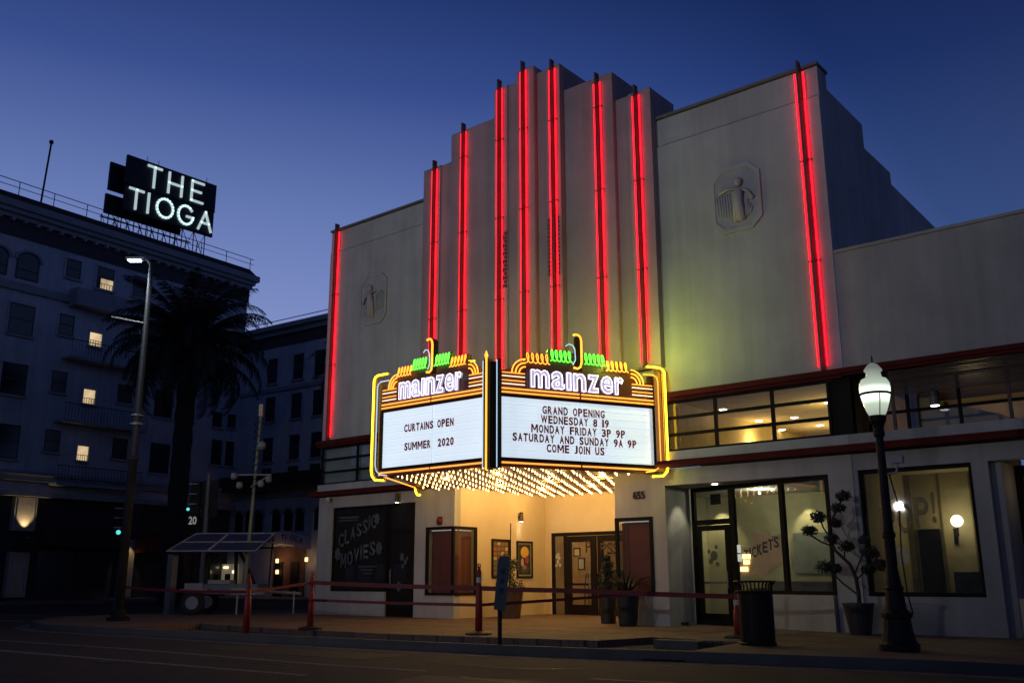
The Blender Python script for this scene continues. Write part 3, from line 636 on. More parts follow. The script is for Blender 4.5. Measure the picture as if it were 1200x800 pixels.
for i, p in enumerate(spots):
    if i < 298: inst('bulb', bme, mq, p)
    else: rest.T = Matrix.Translation(p); rest.v, rest.f = rest.v, rest.f; q = bulb_mb(); rest.add(q.v, q.f)
if rest.v: part('bulb', rest, bulbm, mq, stuff=True)
for (x, y) in [(7.9,-3.2),(9.3,-3.2),(10.4,-2.9),(7.0,-1.6),(8.8,-1.6),(10.8,-1.5),(7.0,.6),(8.8,.6),(10.5,.6),(7.0,2.6),(8.8,2.6),(10.5,2.6)]:
    lamp('bulb_light', 'POINT', (x+.09,y+.09,3.68), 56 if y > -1 else 30, (1,.61,.20), .03, mq)  # added lamps between the bulbs, standing in for their light
for (x, y, z, pw) in [(13.15,-1.2,6.45,48),(10.2,-2.4,6.75,46),(7.6,-2.8,6.75,34),(12.0,-1.5,6.7,24),(4.9,-.6,5.9,7),(13.0,-.6,3.6,5)]:
    lamp('neon_spill', 'POINT', (x,y,z), pw, (.80,1,.10), .06, mq)  # added mid-air lamps, standing in for the neon wash on the facade
for j in range(6): part('soffit_rib', MB().box(6.1,11.4,.1+j*.8,.13+j*.8,3.77,3.786), mat('brass', (.4,.22,.06)), mq)

# ================================================================ WING to the right
wg = thing('side_building', 'low plain stuccoed shop wing adjoining the right of the theatre', 'building', (22,0,.15))
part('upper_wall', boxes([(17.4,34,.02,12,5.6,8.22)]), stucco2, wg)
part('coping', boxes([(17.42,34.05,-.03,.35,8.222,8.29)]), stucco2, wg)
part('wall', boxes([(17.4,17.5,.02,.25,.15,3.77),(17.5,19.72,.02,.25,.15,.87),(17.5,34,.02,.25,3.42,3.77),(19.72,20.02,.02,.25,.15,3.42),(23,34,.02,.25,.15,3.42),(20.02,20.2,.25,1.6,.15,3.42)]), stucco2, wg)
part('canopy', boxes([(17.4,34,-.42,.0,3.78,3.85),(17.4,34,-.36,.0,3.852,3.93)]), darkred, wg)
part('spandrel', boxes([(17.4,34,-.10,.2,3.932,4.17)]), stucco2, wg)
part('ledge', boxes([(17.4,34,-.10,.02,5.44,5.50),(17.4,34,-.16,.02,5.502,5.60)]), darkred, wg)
part('porch_post', boxes([(17.06,17.5,.04,.24,4.17,5.44)]), frame, wg)
glazing('porch_window', 17.5, 23, 4.17, 5.44, 1.0, [18.35,19.4,20.8], [4.72], wg, t=.06)
part('ceiling', boxes([(17.4,34,.03,5,5.52,5.58)]), mat('dark_wood', (.035,.02,.014)), wg)
part('floor', boxes([(17.4,34,.1,5,4.0,4.12)]), room_floor, wg)
part('inner_wall', boxes([(17.4,34,4.8,5,4.1,5.5)]), ochre, wg)
part('stair_soffit', MB().prism([(17.9,4.15),(21.2,4.15),(18.4,5.2),(17.9,5.2)], 2.4, 2.5, 'y'), mat('ochre_ceiling', (.42,.30,.12)), wg)
for i in range(13): part('slat', boxes([(18.3,34,.06,.11,4.92+.04*i,4.938+.04*i)]), mat('slat_wood', (.045,.02,.014), .6), wg)
for i in range(8): part('slat_post', boxes([(18.3+2.2*i,18.36+2.2*i,.115,.17,4.17,5.44)]), mat('slat_wood', (.045,.02,.014)), wg)
pn = part('pendant_light', MB().lathe([(.10,0),(.10,.36)], (19.0,.7,4.72), 14), mat('pendant_grey', (.12,.12,.12), .5), wg)
part('lens', MB().lathe([(.09,0),(.09,.01)], (19.0,.7,4.705), 12), emat('fixture_lens2', (1,.97,.9), 5), pn)
lamp('stair_light', 'POINT', (19.2,3.2,4.7), 14, (1,.75,.4), .2, wg)
# big window with the painted word
bw = glazing('shop_window', 17.5, 19.72, .87, 3.42, .12, [], [], wg, G, fw=.08)
def ghost(name, c, a):
    m = mat(name, c, .8); t = m.node_tree; o = [n for n in t.nodes if n.type == 'OUTPUT_MATERIAL'][0]; b = t.nodes['Principled BSDF']
    mx = t.nodes.new('ShaderNodeMixShader'); tr = t.nodes.new('ShaderNodeBsdfTransparent'); mx.inputs[0].default_value = a
    t.links.new(tr.outputs[0], mx.inputs[1]); t.links.new(b.outputs[0], mx.inputs[2]); t.links.new(mx.outputs[0], o.inputs[0]); return m
gp = ghost('yellow_window_paint', (.30,.25,.13), .55)
slanted('POP!', 17.85, 2.0, 1.15, .62, .32, gp, bw, y=.105, bold=.02)
for cx, cz, r in [(18.05,2.95,.15),(18.2,1.65,.15)]:
    part('painted_flower', MB().prism([(cx+r*(1+.12*math.cos(6*a))*math.cos(a), cz+r*1.15*(1+.12*math.cos(6*a))*math.sin(a)) for a in [2*math.pi*k/24 for k in range(24)]], .104, .108, 'y'), ghost('grey_window_print', (.5,.5,.5), .3), bw)
part('inner_wall', boxes([(17.3,20,3.0,3.1,.15,3.7)]), room_wall, wg)
part('inner_wall', boxes([(19.9,20.02,.25,3.0,.15,3.7)]), room_wall, wg)
part('inner_wall', boxes([(17.4,17.48,.25,3.0,.15,3.7)]), room_wall, wg)
part('ceiling', boxes([(17.4,20,.25,3.0,3.55,3.6)]), room_wall, wg); part('floor', boxes([(17.4,20,.25,3.0,.155,.17)]), room_floor, wg)
part('panel_moulding', boxes([(17.6,17.64,2.96,3.0,.2,3.5),(18.25,18.28,2.96,3.0,.2,3.5),(18.9,18.93,2.96,3.0,.2,3.5)]), mat('moulding', (.2,.17,.1), .7), wg)
part('inner_door', boxes([(17.72,18.2,2.93,2.99,.17,2.3)]), blackm, wg)
sf = thing('sofa', 'dark blue sofa seen low through the large shop window', 'sofa', (19.1,2.5,.17))
part('seat', boxes([(18.45,19.85,2.2,2.8,.2,.55)]), mat('blue_fabric', (.015,.025,.05), .9), sf); part('backrest', boxes([(18.45,19.85,2.72,2.95,.55,1.35)]), mat('blue_fabric', (.015,.025,.05)), sf)
tb = thing('cafe_table', 'low dark table inside the large shop window', 'table', (18.0,1.4,.17))
part('tabletop', MB().lathe([(.35,0),(.35,.04)], (18.0,1.4,.9), 16), blackm, tb); part('leg', MB().lathe([(.2,0),(.03,.05),(.03,.73)], (18.0,1.4,.17), 10), blackm, tb)
sn = thing('wall_sconce', 'round white globe sconce on the inner wall behind the large window', 'lamp', (18.6,2.98,2.2))
part('globe', MB().sphere((18.62,2.80,2.45), .13, 14, 9), emat('globe_glow', (1,.88,.58), 5), sn, smooth=True)
part('arm', MB().tube([(18.52,2.98,2.1),(18.52,2.9,2.1),(18.62,2.8,2.12),(18.62,2.8,2.33)], .018), blackm, sn); part('backplate', boxes([(18.48,18.56,2.95,2.995,1.95,2.3)]), blackm, sn)
lamp('sconce_light', 'POINT', (18.62,2.6,2.45), 9, (1,.80,.42), .12, sn)
# last doorway
rd = part('shopfront_frame', boxes([(20.2,23,1.3,1.4,3.2,3.42),(20.2,20.35,1.3,1.4,.15,3.2),(21.4,21.5,1.3,1.4,.15,3.2),(20.35,21.4,1.3,1.4,2.3,2.4),(20.35,20.5,1.3,1.38,.15,2.3)]), frame, wg)
part('pane', boxes([(20.35,21.4,1.34,1.35,2.4,3.2)]), G, rd); part('pane', boxes([(20.5,21.4,1.34,1.35,.4,2.3)]), G, rd)
part('sill_wall', boxes([(20.2,20.75,.3,.9,.15,.85)]), stucco_in, wg)
part('inner_wall', boxes([(20.1,23,3.6,3.7,.15,3.7)]), room_wall, wg)
lamp('door_light', 'POINT', (20.8,.8,3.0), 1.6, (1,.75,.4), .1, wg)
lamp('room_light', 'POINT', (21.4,2.6,3.0), 2, (1,.85,.5), .1, wg)

# ================================================================ STREET FURNITURE
ribm = mat('red_tape', (.16,.006,.010), .6); plm = mat('orange_plastic', (.26,.018,.012), .55); whm = mat('reflective_white', (.55,.55,.55), .4)
posts = [((7.36,-7.72,.156), 1.14, 'thin red delineator post standing on the kerb line by the solar trailer'),
         ((7.16,-5.90,.15), 1.2, 'red delineator post on the pavement before the left end of the theatre'),
         ((11.43,-5.07,.15), 1.33, 'red delineator post on a flat black base in front of the display case'),
         ((16.05,-2.95,.15), .78, 'short red and white delineator half hidden behind the litter bin')]
for i, (p, h, lb) in enumerate(posts):
    t = thing('delineator_post', lb, 'post', p, 'delineator posts holding the red tape'); x, y, z = p
    if i != 0: part('base', MB().lathe([(.27,0),(.27,.03),(.2,.05),(.09,.07)], p, 8), blackm, t)
    part('tube', MB().lathe([(.075,.0),(.07,h*.62),(.05,h*.66),(.05,h*.92),(.03,h*.96),(.035,h)], p, 12), plm, t, smooth=True)
    part('reflective_band', MB().lathe([(.054,0),(.054,.10)], (x,y,z+h*.76), 12), whm if i in (2, 3) else plm, t)
    part('grip', MB().tube([(x-.03,y,z+h-.02),(x-.03,y,z+h+.05),(x+.03,y,z+h+.05),(x+.03,y,z+h-.02)], .012), plm, t)
def ribbon(pts, sag, wd, label, up=1):
    m = MB()
    for a, b in zip(pts[:-1], pts[1:]):
        a = Vector(a); b = Vector(b); n = 12; q = []
        for j in range(n+1):
            u = j/n; p = a.lerp(b, u); p.z -= sag*4*u*(1-u)*((b-a).length/6); q.append(p)
        for j in range(n):
            tw = .25*math.sin(j*.9); d = Vector((0,0,1))*wd/2; s_ = Vector((tw*wd, 0, 0))
            p0, p1 = q[j], q[j+1]
            m.add([p0-d,p1-d,p1+d,p0+d, p0-d+Vector((0,.002,0)),p1-d+Vector((0,.002,0)),p1+d+Vector((0,.002,0)),p0+d+Vector((0,.002,0))], [(0,1,2,3),(4,7,6,5),(0,3,7,4),(1,5,6,2),(3,2,6,7),(0,4,5,1)])
    return tagmesh('barrier_tape', m, ribm, label, 'tape', (0,0,0), 'red barrier tapes')
ribbon([(-.44,-6.2,1.03),(7.36,-7.72,.98)], .03, .06, 'red tape from the tall street light to the thin post by the trailer')
ribbon([(7.36,-7.72,.98),(7.16,-5.90,1.16)], .02, .06, 'red tape between the two delineator posts left of the theatre')
ribbon([(7.16,-5.90,1.16),(11.43,-5.07,1.05),(13.3,-4.2,1.0),(16.05,-2.95,.90),(16.9,-4.2,.98)], .02, .09, 'upper wide red tape crossing in front of the entrance to the bin')
ribbon([(7.16,-5.90,.78),(11.43,-5.07,.72),(12.5,-1.2,.88)], .015, .06, 'lower narrow red tape crossing in front of the entrance')

def acorn_lamp(p, label, lit, group=None):
    t = thing('street_lamp', label, 'street lamp', p, group); x, y, z = p
    part('base', MB().lathe([(.30,0),(.30,.10),(.26,.14),(.22,.30),(.20,.48),(.235,.50),(.235,.56),(.16,.62),(.13,.9),(.15,.93),(.12,.98),(.09,1.2)], p, 16), blackm, t, smooth=False)
    part('pole', MB().lathe([(.085,1.15),(.085,1.7),(.10,1.72),(.10,1.78),(.08,1.8),(.062,3.3),(.09,3.34),(.09,3.4),(.07,3.45)], p, 14), blackm, t)
    part('collar', MB().lathe([(.07,3.42),(.09,3.5),(.13,3.58),(.14,3.66)], p, 14), blackm, t)
    gl = part('globe', MB().lathe([(.12,3.66),(.16,3.74),(.205,3.88),(.236,4.02),(.246,4.12),(.238,4.20),(.20,4.27),(.13,4.30),(.112,4.39),(.145,4.405),(.14,4.44),(.085,4.51),(.03,4.545)], p, 20), lit, t, smooth=True)
    part('band', MB().lathe([(.244,4.0),(.250,4.01),(.250,4.03),(.244,4.04)], p, 20), blackm, gl)
    part('finial', MB().lathe([(.03,4.53),(.012,4.57),(.015,4.62),(.004,4.68)], p, 8), blackm, gl)
    for a in range(4): part('cage_strap', MB().tube([(x+.15*math.cos(a*1.57+.6),y+.15*math.sin(a*1.57+.6),z+3.66),(x+.235*math.cos(a*1.57+.6),y+.235*math.sin(a*1.57+.6),z+3.9),(x+.248*math.cos(a*1.57+.6),y+.248*math.sin(a*1.57+.6),z+4.02)], .008, 5), blackm, gl)
    return t
def globe_glow():
    m = emat('acorn_glass', (.86,1,.80), 1.0); t = m.node_tree; b = t.nodes['Principled BSDF']
    g = t.nodes.new('ShaderNodeNewGeometry'); s = t.nodes.new('ShaderNodeSeparateXYZ'); t.links.new(g.outputs['Position'], s.inputs[0])
    r = t.nodes.new('ShaderNodeValToRGB'); mr_ = t.nodes.new('ShaderNodeMapRange'); mr_.inputs['From Min'].default_value = 3.75; mr_.inputs['From Max'].default_value = 4.7
    t.links.new(s.outputs[2], mr_.inputs[0]); t.links.new(mr_.outputs[0], r.inputs[0])
    for e in range(3): r.color_ramp.elements.new(.5)
    for e, (p, v) in zip(r.color_ramp.elements, [(0,.30),(.25,.62),(.44,2.2),(.60,.55),(.9,.14)]): e.position = p; e.color = (v/2.2,)*3+(1,)
    ml = t.nodes.new('ShaderNodeMath'); ml.operation = 'MULTIPLY'; ml.inputs[1].default_value = 2.2
    t.links.new(r.outputs[0], ml.inputs[0]); t.links.new(ml.outputs[0], b.inputs['Emission Strength'])
    b.inputs['Base Color'].default_value = (.4,.42,.38,1); b.inputs['Roughness'].default_value = .15
    return m
al = acorn_lamp((19.44,-4.31,.15), 'black street lamp with a lit acorn globe in front of the right shops', globe_glow())
part('camera_box', MB().box(19.60,19.78,-4.36,-4.26,3.02,3.14).tube([(19.5,-4.31,2.85),(19.66,-4.31,2.88),(19.68,-4.31,3.02)], .02), mat('fixture_grey', (.25,.25,.27), .5), al)
part('conduit', MB().tube([(19.55,-4.34,2.85),(19.66,-4.36,2.3),(19.62,-4.36,1.6),(19.66,-4.38,1.0),(19.72,-4.4,.7)], .012), blackm, al)

def street_light(p, head_dir, label, power, group, H=10.1, arm=1.7, spot=True):
    t = thing('street_light', label, 'street light', p, group); x, y, z = p; hx, hy = head_dir
    part('base', MB().lathe([(.30,0),(.30,.08),(.2,.12),(.19,.3)], p, 12), blackm, t)
    part('pole', MB().lathe([(.125,.1),(.12,4.3),(.155,4.32),(.155,4.4),(.11,4.42),(.065,H)], p, 14), mat('painted_pole', (.035,.035,.04), .6, metal=.2), t, smooth=True)
    part('pole_band', MB().lathe([(.18,5.3),(.18,5.36)], p, 12).lathe([(.18,5.55),(.18,5.6)], p, 12), steel, t)
    part('arm', MB().tube([(x,y,z+H-.1),(x+hx*arm*.5,y+hy*arm*.5,z+H+.08),(x+hx*arm,y+hy*arm,z+H+.12)], .035), steel, t)
    hd = MB(); a = Vector((x+hx*arm,y+hy*arm,z+H+.12)); d = Vector((hx,hy,0)); n = Vector((-hy,hx,0))
    hd.T = Matrix(((d.x,n.x,0,a.x),(d.y,n.y,0,a.y),(0,0,1,a.z),(0,0,0,1))); hd.box(-.05,.52,-.13,.13,-.02,.06)
    h = bevel(part('lamp_head', hd, steel, t), .02)
    le = MB(); le.T = hd.T; le.box(.12,.46,-.09,.09,-.045,-.022); part('lens', le, emat('led_lens', (.62,.88,1), 25), h)
    c = a+d*.3; lamp('street_light_beam', 'SPOT' if spot else 'POINT', (c.x,c.y,c.z-.12), power, (.80,.92,1) if spot else (1,.90,.78), .15, t, aim=(c.x,c.y,0) if spot else None, angle=130, blend=.8)
    return t
sl = street_light((-.44,-6.29,.15), (-.77,-.64), 'tall pole street light with a lit cold white head at the corner kerb', 70, 'tall street lights', arm=.22)
part('banner_arm', MB().tube([(-.44,-6.29,8.42),(-1.2,-6.95,8.62)], .022), steel, sl)
# unseen lights behind the viewpoint, lowered and aimed up as front light on the facade
for p, lb, pw in [((4,-46,.15), 'unseen shorter street light across the road opposite the theatre entrance, aimed up to light the facade', 12500), ((24,-47,.15), 'unseen shorter street light across the road opposite the right shops, aimed up to light the facade', 3200)]:
    t_ = street_light(p, (0,1), lb, 1, 'tall street lights', H=5.6, arm=.6, spot=False)
    for ch in t_.children:
        if ch.type == 'LIGHT':
            l = ch.data; l.type = 'SPOT'; l = bpy.data.lights[l.name]; l.energy = pw; l.color = (.97,.96,1); l.shadow_soft_size = .25; l.spot_size = R(62); l.spot_blend = 1
            ch.rotation_euler = (Vector((9,0,18.5))-wloc(ch)).to_track_quat('-Z','Y').to_euler()

# the dark street front opposite (it shows as the dark reflection in the shop glass)
for x0, x1, h, lb in [(-120,-12,15,'low dark shop building across the road left of the shorter lights'),(-11.5,14,12,'long dark plain building across the road opposite the theatre'),(14.5,70,14,'taller dark building across the road opposite the right shops')]:
    ob = thing('opposite_building', lb, 'building', ((x0+x1)/2,-60,0)); part('wall', boxes([(x0,x1,-70,-60,0,h)]), hotelg, ob); part('cornice', boxes([(x0,x1,-60.001,-59.6,h-.5,h)]), hotelt, ob)
    x = x0+1.2
    while x < x1-3:
        f = part('shop_window', boxes([(x,x+2.2,-60,-59.95,.8,2.8)]), winm, ob); x += 3.1
# litter bin
bn = thing('litter_bin', 'round black slatted litter bin on the pavement', 'litter bin', (17.14,-4.41,.15)); c = (17.14,-4.41,.15)
part('shell', MB().lathe([(.30,0),(.31,.03),(.29,.05),(.29,.86)], c, 24), blackm, bn)
part('rim', MB().lathe([(.29,.84),(.33,.86),(.33,.88),(.30,.89)], c, 24), blackm, bn)
for k in range(28):
    a = 2*math.pi*k/28; ca, sa = math.cos(a), math.sin(a)
    part('slat', MB().tube([(c[0]+.285*ca,c[1]+.285*sa,c[2]+.86),(c[0]+.29*ca,c[1]+.29*sa,c[2]+.97),(c[0]+.34*ca,c[1]+.34*sa,c[2]+1.03)], .014, 4), blackm, bn)
part('top_ring', MB().tube([(c[0]+.345*math.cos(a),c[1]+.345*math.sin(a),c[2]+1.035) for a in [2*math.pi*k/24 for k in range(24)]], .015, 5, closed=True), blackm, bn)
part('lid', MB().lathe([(.29,.88),(.2,.93),(.16,.93)], c, 24), mat('red_lid', (.08,.012,.012), .5), bn)

# leaning blue parking sign in the planting bed
ps = thing('parking_sign', 'blue grey leaning sign panel on a black stake in the planting bed', 'sign', (13.66,-7.05,.05))
part('stake', MB().box(13.63,13.69,-7.07,-7.03,.03,.80), blackm, ps)
sp = MB(); sp.T = Matrix.Translation((13.66,-7.05,.72)) @ Matrix.Rotation(_ya, 4, 'Z') @ Matrix.Rotation(R(5), 4, 'Y'); sp.box(-.10,.10,-.04,-.02,0,.84); sp.prism([(-.10,.84),(.10,.84),(.07,.9),(-.07,.9)], -.04, -.02, 'y')
part('panel', sp, mat('blue_grey_panel', (.06,.085,.10), .8), ps)
for z in (.28,.44,.60):
    q = MB(); q.T = sp.T; q.box(-.035,.035,-.046,-.041,z,z+.09); part('symbol', q, mat('sign_navy', (.01,.02,.06), .6), ps)
# raised concrete corner block in the bed
tagmesh('concrete_block', boxes([(15.2,16.1,-4.6,-4.3,.03,.17)]), conc, 'low concrete block in the planting bed beside the bin', 'concrete block', (15.6,-4.45,.03))

# ---------------------------------------------------------------- planters
leafd = mat('leaf_dark', (.012,.018,.010), .7, var=.4, scale=20); leafm = mat('leaf_mid', (.030,.042,.02), .6, var=.4, scale=20)
potm = mat('pot_black', (.02,.02,.022), .5); potb = mat('pot_brown', (.05,.028,.02), .6)
def pot(p, r0, r1, h, m, t, sq=False):
    part('pot', MB().lathe([(r0,0),(r1*.97,h*.93),(r1*1.03,h*.94),(r1*1.03,h),(r1*.9,h),(r1*.9,h-.06)], p, 4 if sq else 18), m, t); part('soil', MB().lathe([(r1*.9,h-.07),(r1*.9,h-.05)], p, 12), soil, t)
def leafball(c, r, n, m, t, name='foliage', flat=.7, ls=.035):
    mb = MB(); c = Vector(c)
    for i in range(n):
        v = Vector((random.gauss(0,1),random.gauss(0,1),random.gauss(0,1))).normalized()*r*random.uniform(.45,1.08); v.z *= flat
        p = c+v; a = Vector((random.gauss(0,1),random.gauss(0,1),random.gauss(0,1))).normalized()*ls*random.uniform(.6,1.5); b = a.cross(v).normalized()*ls*.6 if a.cross(v).length > 1e-5 else Vector((ls,0,0))
        mb.add([p-a,p+b,p+a,p-b], [(0,1,2,3)])
    return part(name, mb, m, t)
tp = thing('topiary_tree', 'potted cloud pruned tree with dark pompom foliage before the white pier', 'potted tree', (17.5,-.6,.15)); q = (17.5,-.6,.15)
pot(q, .20, .30, .60, potm, tp)
Y0 = -.6
trunk = [(17.52,.6),(17.53,.95),(17.50,1.25),(17.40,1.5),(17.12,1.78),(17.02,2.1),(17.15,2.45),(17.36,2.8)]
part('trunk', MB().tube([(x,Y0,z) for x, z in trunk], .045, 7, r1=.02), mat('bark', (.025,.02,.016), .9), tp)
br = MB()
for a, b in [((17.52,.9),(16.95,1.42)),((17.1,1.85),(16.62,2.1)),((17.0,2.1),(16.85,2.45)),((17.5,1.2),(17.95,1.6)),((17.48,1.3),(17.8,1.95)),((17.3,1.6),(17.35,1.9))]: br.tube([(a[0],Y0,a[1]),((a[0]+b[0])/2,Y0-.03,(a[1]+b[1])/2-.03),(b[0],Y0,b[1])], .018, 5)
part('branches', br, mat('bark', (.06,.045,.035)), tp)
for x, z, r in [(16.60,2.19,.17),(16.84,2.45,.17),(17.38,2.86,.16),(17.27,2.62,.15),(17.16,2.32,.13),(17.10,2.0,.15),(17.36,1.86,.17),(16.88,1.45,.19),(17.05,1.42,.14),(17.84,1.72,.19),(17.97,1.48,.17),(17.72,1.98,.12),(17.75,1.4,.15)]: leafball((x,Y0+random.uniform(-.1,.1),z), r, 300, leafd, tp, 'foliage', .7, .030)
ag = thing('potted_agave', 'spiky long leaved plant in a dark pot beside the right display case', 'potted plant', (12.0,-.45,.15)); q = (12.0,-.45,.15)
pot(q, .21, .29, .75, potm, ag)
def blade(base, ang, ln_, lean, wd=.028, up=1.0):
    m = MB(); pts = []; b = Vector(base); d = Vector((math.cos(ang), math.sin(ang), 0)); s_ = Vector((-d.y, d.x, 0)); n = 6; vs = []; fs = []
    for j in range(n+1):
        u = j/n; p = b+d*(ln_*lean*u)+Vector((0,0,ln_*(up*u-lean*.75*u*u))); w_ = wd*(1-u)**.6+.002; vs += [p-s_*w_, p+Vector((0,0,-.008)), p+s_*w_]
    for j in range(n): fs += [(3*j,3*j+1,3*j+4,3*j+3),(3*j+1,3*j+2,3*j+5,3*j+4)]
    return m.add(vs, fs)
for i in range(34): part('leaf', blade((12.0+random.uniform(-.06,.06),-.45+random.uniform(-.06,.06),.86), i*2.4, random.uniform(.6,1.0), random.uniform(.25,1.0), .025), leafm, ag)
cyp = thing('potted_conifer', 'narrow shrub in a pot by the entrance doors', 'potted plant', (10.95,.30,.15)); q = (10.95,.3,.15)
pot(q, .18, .24, .62, potm, cyp); part('stem', MB().tube([(10.95,.3,.7),(10.95,.3,1.7)], .02), mat('bark', (.06,.045,.035)), cyp)
for z, r in [(.95,.2),(1.15,.22),(1.35,.20),(1.55,.16),(1.72,.10)]: leafball((10.95,.3,z), r, 330, leafm, cyp, 'foliage', .8, .03)
shb = thing('potted_shrub', 'bushy shrub in a large square brown planter beside the posters', 'potted plant', (7.05,1.17,.15)); q = (7.05,1.17,.15)
pot(q, .30, .40, .78, potb, shb, sq=False); part('stem', MB().tube([(7.05,1.17,.8),(7.05,1.17,1.7)], .02), mat('bark', (.06,.045,.035)), shb)
for x, z, r in [(0,1.05,.30),(-.28,1.0,.2),(.3,1.02,.24),(.0,1.35,.26),(.12,1.62,.2),(-.08,1.8,.13)]: leafball((7.05+x,1.17+random.uniform(-.1,.1),z), r, 260, leafm, shb, 'foliage', .9, .03)
part('marker_pole', MB().tube([(7.1,1.17,.8),(7.1,1.17,2.75)], .012), blackm, shb)

# ---------------------------------------------------------------- posters on the entrance wall
def poster(y0, y1, z0, z1, label, build):
    t = thing('framed_poster', label, 'poster', (6.01,(y0+y1)/2,z0), 'framed posters on the entrance wall')
    part('frame', boxes([(6.005,6.05,y0,y1,z1-.05,z1),(6.005,6.05,y0,y1,z0,z0+.05),(6.005,6.05,y0,y0+.05,z0+.05,z1-.05),(6.005,6.05,y1-.05,y1,z0+.05,z1-.05)]), blackm, t)
    build(t, y0+.05, y1-.05, z0+.05, z1-.05)
def pgrid(t, a, b, c, d):
    part('print', MB().box(6.01,6.02,a,b,c,d), mat('poster_brown', (.10,.06,.035), .6), t)
    cs = [mat('print_cream', (.45,.34,.2), .6), mat('print_rust', (.30,.10,.04), .6), mat('print_grey', (.14,.13,.11), .6)]
    for i in range(4):
        for j in range(7):
            y_ = a+.03+i*(b-a-.04)/4; z_ = c+.03+j*(d-c-.04)/7
            part('print_patch', MB().box(6.021,6.024,y_+random.uniform(0,.03),y_+(b-a)/4-.04,z_+random.uniform(0,.03),z_+(d-c)/7-.04), random.choice(cs), t)
def pface(t, a, b, c, d):
    part('mount', MB().box(6.01,6.02,a,b,c,d), mat('mount_grey', (.25,.23,.2), .6), t)
    part('print', MB().box(6.021,6.024,a+.05,b-.05,c+.05,d-.05), mat('poster_black', (.02,.018,.02), .6), t)
    m = (a+b)/2
    def blob(cy, cz, ry, rz, mm, x): q = MB(); q.prism([(cy+ry*math.cos(k*.4), cz+rz*math.sin(k*.4)) for k in range(16)], x, x+.003, 'x'); part('print_shape', q, mm, t)
    blob(m,d-.28,.20,.17, mat('print_yellow', (.6,.35,.05), .6), 6.0245); blob(m-.12,d-.58,.07,.12, mat('print_cream', (.45,.34,.2)), 6.0285)
    blob(m+.1,d-.5,.08,.12, mat('print_magenta', (.3,.04,.10), .6), 6.0285); blob(m,c+.2,.2,.12, mat('print_teal', (.04,.07,.07), .6), 6.0245); blob(m-.02,d-.72,.09,.07, mat('print_rust', (.30,.10,.04)), 6.0325)
poster(1.60, 2.42, 1.24, 2.36, 'black framed poster of many small pictures behind the shrub', pgrid)
poster(2.76, 3.52, 1.24, 2.33, 'black framed dark poster of a yellow and pink abstract face', pface)

# ================================================================ SOLAR CAMERA TRAILER
tr = thing('solar_trailer', 'surveillance trailer with two solar panels and a camera mast on the corner pavement', 'trailer', (-2.3,-1.9,.15))
def dep(px, py, d):
    r_ = _fw*1104.79 + _r2*(px-600) - _u2*(py-400); return CAM + r_*(d/(r_.dot(_hd)))
whp = mat('trailer_white', (.25,.26,.28), .5); blp = mat('trailer_grey', (.12,.14,.2), .5)
ax = _rt.copy(); ay = _hd.copy()
TT = Matrix(((ax.x,ay.x,0,-2.35),(ax.y,ay.y,0,-1.75),(0,0,1,.15),(0,0,0,1)))
def TM(): m = MB(); m.T = TT; return m
part('body', TM().box(-.95,1.15,-.45,.75,.62,.92), blp, tr)
part('cabinet', TM().box(-1.12,-.55,-.5,.2,.72,.95), whp, tr); part('cabinet', TM().box(.35,1.35,-.52,.2,.60,.80), whp, tr); part('tool_box', TM().box(-.4,.3,-.5,.1,.93,1.05), whp, tr)
for x in (-.75,): pass
for s_, yy in ((0,-.62),(1,.85)):
    wme = TM(); wme.T = TT @ Matrix.Translation((-.78,yy,.36)) @ Matrix.Rotation(R(90), 4, 'X'); wh = part('wheel', wme.lathe([(.33,-.11),(.36,-.08),(.36,.08),(.33,.11)], (0,0,0), 20), mat('rubber', (.015,.015,.015), .8), tr, smooth=False)
    w2 = MB(); w2.T = wme.T; part('rim', w2.lathe([(.2,-.115),(.2,.115)], (0,0,0), 14), mat('rim_grey', (.25,.27,.33), .4), wh)
part('fender', TM().box(-1.18,-.36,-.72,-.5,.74,.78), whp, tr)
part('drawbar', TM().tube([(1.1,0,.7),(2.4,.2,.62)], .05, 6).tube([(1.1,.5,.7),(2.4,.2,.62)], .04, 6), whp, tr)
for x in (.55, .95, 2.2): part('jack', TM().tube([(x,-.45 if x < 2 else .15,0),(x,-.45 if x < 2 else .15,.7)], .03), steel, tr)
part('mast', TM().tube([(.60,.1,.9),(.66,.12,2.6),(.78,.15,6.6)], .075, 8, r1=.04), mat('mast_olive', (.22,.24,.16), .5), tr)
part('mast_coil', TM().tube([(.69+.09*math.cos(j*.8),.14+.09*math.sin(j*.8),3.6+j*.03) for j in range(90)], .012, 4), blackm, tr)
part('frame', TM().tube([(-.55,0,.9),(-.55,0,2.0)], .05, 6).tube([(.25,.3,.9),(.2,.3,2.3)], .07, 6).tube([(1.35,.2,.8),(1.4,.2,2.2)], .03, 6).tube([(-1.2,0,2.0),(1.5,0,2.05)], .04, 6).tube([(.9,.2,.9),(.55,.2,1.6),(.3,.2,2.0)], .06, 6), blackm, tr)
solm = mat('solar_cell', (.035,.040,.07), .3, spec=.8)
